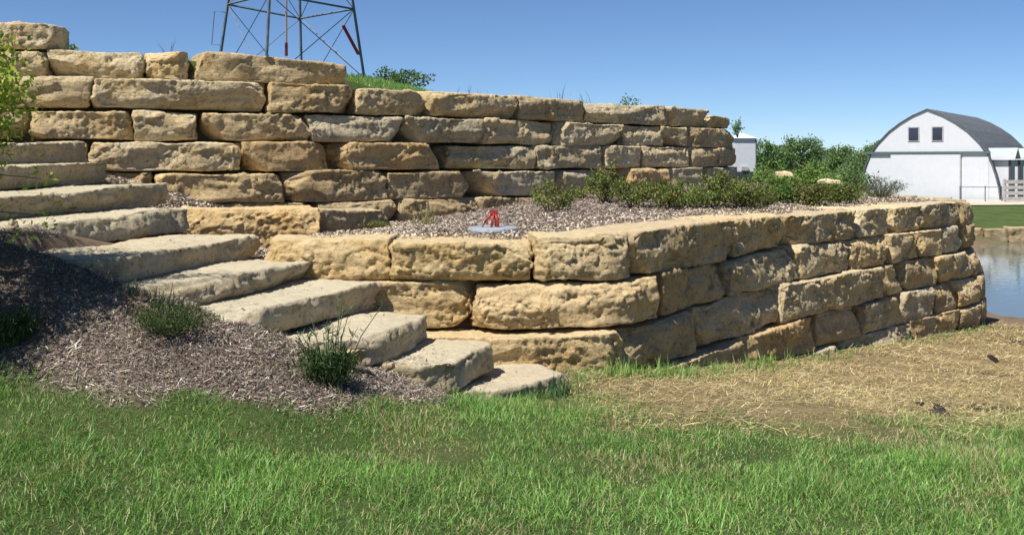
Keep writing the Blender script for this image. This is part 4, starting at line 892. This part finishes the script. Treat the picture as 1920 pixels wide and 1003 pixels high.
half = prof; full = [(-a, z) for a, z in half] + [(a, z) for a, z in half[::-1][1:]]
LENB = 15.5
def gable(y, z0, z1, thick, inset=0.0):
    """panel of the gable end between two heights"""
    zs = sorted(set([z0, z1] + [z for _, z in half if z0 < z < z1])); V = []; Q = []
    for z in zs:
        w = float(np.interp(z, [q[1] for q in half], [q[0] for q in half])) - inset
        V += [(-w, y, z), (w, y, z), (w, y + thick, z), (-w, y + thick, z)]
    for k in range(len(zs) - 1):
        a = 4 * k
        for j in range(4): Q.append([a + j, a + (j + 1) % 4, a + 4 + (j + 1) % 4, a + 4 + j])
    Q.append([0, 3, 2, 1]); a = 4 * (len(zs) - 1); Q.append([a, a + 1, a + 2, a + 3]); return V, Q
v, f = gable(0.0, 2.86, 5.43, 0.2, 0.03); up = obj('gable_wall', mesh_np('gable_wall', v, f), M_WHITE, barn)
v, f = gable(0.0, 0.0, 2.80, 0.2, 0.03); obj('wall', mesh_np('wall', v, f), M_WHITE, barn)
v, f = gable(LENB - 0.2, 0.0, 5.43, 0.2, 0.03); obj('back_wall', mesh_np('back_wall', v, f), M_WHITE, barn)
V = []; Q = []; m = len(full)
for y in (-0.10, LENB + 0.10):
    for (a, z) in full: V.append((a * 1.0, y, z + 0.0))
    for (a, z) in full: V.append((a * 1.014, y, z + 0.05 if z > 0 else z))
for k in range(m - 1):
    i0, o0, i1, o1 = k, m + k, 2 * m + k, 3 * m + k
    Q += [[o0, o0 + 1, o1 + 1, o1], [i0 + 1, i0, i1, i1 + 1], [i0, i0 + 1, o0 + 1, o0], [i1 + 1, i1, o1, o1 + 1]]
obj('roof', mesh_np('roof', V, Q), M_ROOF, barn)
MB().box(-3.75, 3.5, -0.16, -0.02, 2.78, 2.92).build('door_track', M_TRIM, barn)
dr = MB().box(-2.1, 1.9, -0.13, -0.03, 0.03, 2.76).build('sliding_door', M_WHITE, barn)
MB().box(1.84, 1.90, -0.16, -0.131, 0.03, 2.76).build('edge_strip', M_WOOD, dr)
MB().box(1.98, 3.4, -0.05, -0.003, 0.03, 2.6).build('side_panel', M_WHITE, barn)
for cx_ in (-0.78, 0.58):
    w_ = MB().box(cx_ - .33, cx_ + .33, -0.05, -0.004, 3.55, 4.42).build('window', M_WOOD, barn)
    MB().box(cx_ - .27, cx_ + .27, -0.075, -0.052, 3.61, 4.36).build('pane', M_GLASS, w_)
# gabled dormers along the side of the barn
for y0 in (1.3, 4.6, 7.9, 11.2):
    d_ = MB().quadbox([(2.75, y0 - .95, 2.48), (4.75, y0 - .95, 2.48), (4.75, y0, 3.05), (2.75, y0, 3.05), (2.75, y0 - .95, 2.56), (4.75, y0 - .95, 2.56), (4.75, y0, 3.13), (2.75, y0, 3.13)]).quadbox([(2.75, y0 + .003, 3.05), (4.75, y0 + .003, 3.05), (4.75, y0 + .95, 2.48), (2.75, y0 + .95, 2.48), (2.75, y0 + .003, 3.13), (4.75, y0 + .003, 3.13), (4.75, y0 + .95, 2.56), (2.75, y0 + .95, 2.56)]).build('dormer_roof', M_LROOF, barn)
    MB().box(2.95, 4.75, y0 - 1.0, y0 - .953, 2.42, 2.57).build('fascia', M_WHITE, d_)
    MB().box(3.4, 4.35, y0 - .74, y0 - .66, 0.0, 2.5).build('cheek_wall', M_WHITE, d_)
    MB().box(4.38, 4.5, y0 - .78, y0 - .62, 0.0, 2.5).build('post', M_DKM, d_)
    MB().box(4.40, 4.48, y0 - .6, y0 + .7, 0.0, 2.5).build('end_wall', M_WOOD, d_)
# plank fence at the right
A = np.array(gpt(1883, 56)); fe = tag(empty('plank_fence', A, 0.15), 'weathered pale plank fence right of the barn', 'fence')
for k in range(5): MB().box(k * 2.0, k * 2.0 + .12, 0.0, .12, -.1, 1.30).build('post', M_WOOD, fe)
for k in range(4):
    for j in range(4): MB().box(k * 2.0 + .02, k * 2.0 + 2.0, -.045, -.003, .12 + .31 * j, .32 + .31 * j).build('rail', M_WOOD, fe)
A = np.array(gpt(1800, 57)); pf = tag(empty('pipe_gate', A, -0.1), 'thin steel pipe gate in front of the right half of the barn', 'gate')
for k, xx in enumerate((0.0, 1.36, 2.25)): MB().tube([(xx, 0, -.05), (xx, 0, 0.92)], 0.03, 6).build('post', M_STEEL, pf)
MB().tube([(0, 0, .86), (2.25, 0, .86)], 0.022, 6).build('rail', M_STEEL, pf)
# driveway
M_DRIVE = simple('pale_gravel', (0.52, 0.47, 0.38), 0.95, 0.1, 0.15, 3, bumps=0.4)
V = []; Q = []
for k, t in enumerate(np.linspace(0, 1, 14)):
    xx = 19 + 16 * t; ya = 53.5 - 3.5 * t * t; yb = 60.0 + 1.5 * math.sin(t * 3) - 5.0 * t
    for yy in np.linspace(ya, yb, 5): V.append((xx, yy, float(hz(xx, yy)) + 0.05))
for k in range(13):
    for j in range(4): a = k * 5 + j; Q.append([a, a + 5, a + 6, a + 1])
tag(obj('driveway', mesh_np('driveway', V, Q, smooth=True), M_DRIVE), kind='structure')
# stone edging along the far shore
ew = tag(empty('pond_edging', (18, 38, -1.4)), 'low row of tan edging stones along the far shore of the pond', 'stone edging', kind='thing')
EP = Path([(13.2, 38.4), (16, 38.05), (20, 37.9), (26, 37.8), (34, 37.8)]); s = 0.0
while s < EP.s[-1] - 1:
    w_ = random.uniform(0.75, 1.4)
    wall_stone(ew, EP, s + .03, s + w_ - .03, -1.55, -0.80 + random.uniform(-.05, .04), depth=0.6, res=0.07, tint=random.choice([(0.7, 0.64, 0.56), (0.6, 0.57, 0.52), T_BROWN]), rough=0.1); s += w_  # dark tints carry the shaded look of the faces as well as mud
# small white hut
g = gpt(1393, 44); hut = tag(empty('utility_hut', (g[0], g[1], g[2]), 0.12), 'small white square hut with pyramid roof behind the tall wall end', 'hut')
zt0 = EYE + (300 - 260) / F * 44 - g[2]; zt1 = EYE + (300 - 249) / F * 44 - g[2]; zb0 = EYE + (300 - 322) / F * 44 - g[2]
MB().box(-.55, .42, -.5, .5, -0.2, zb0).build('base', M_DKM, hut)
MB().box(-.52, .39, -.47, .47, zb0 + .003, zt0).build('wall', simple('white_panel', (0.62, 0.63, 0.68), 0.5, 0.3, 0.04), hut)
V = [(-.62, -.56, zt0), (.48, -.56, zt0), (.48, .56, zt0), (-.62, .56, zt0), (-.07, 0, zt1)]
obj('roof', mesh_np('roof', V, [[0, 3, 2, 1]], [[0, 1, 4], [1, 2, 4], [2, 3, 4], [3, 0, 4]]), M_WHITE, hut)
MB().box(.392, .43, -.5, -.44, zb0, zt0).build('corner_post', M_TRIM, hut)
MB().box(-.25, .05, -.56, -.471, zb0 + .05, zb0 + .22).build('meter_box', M_WOOD, hut)
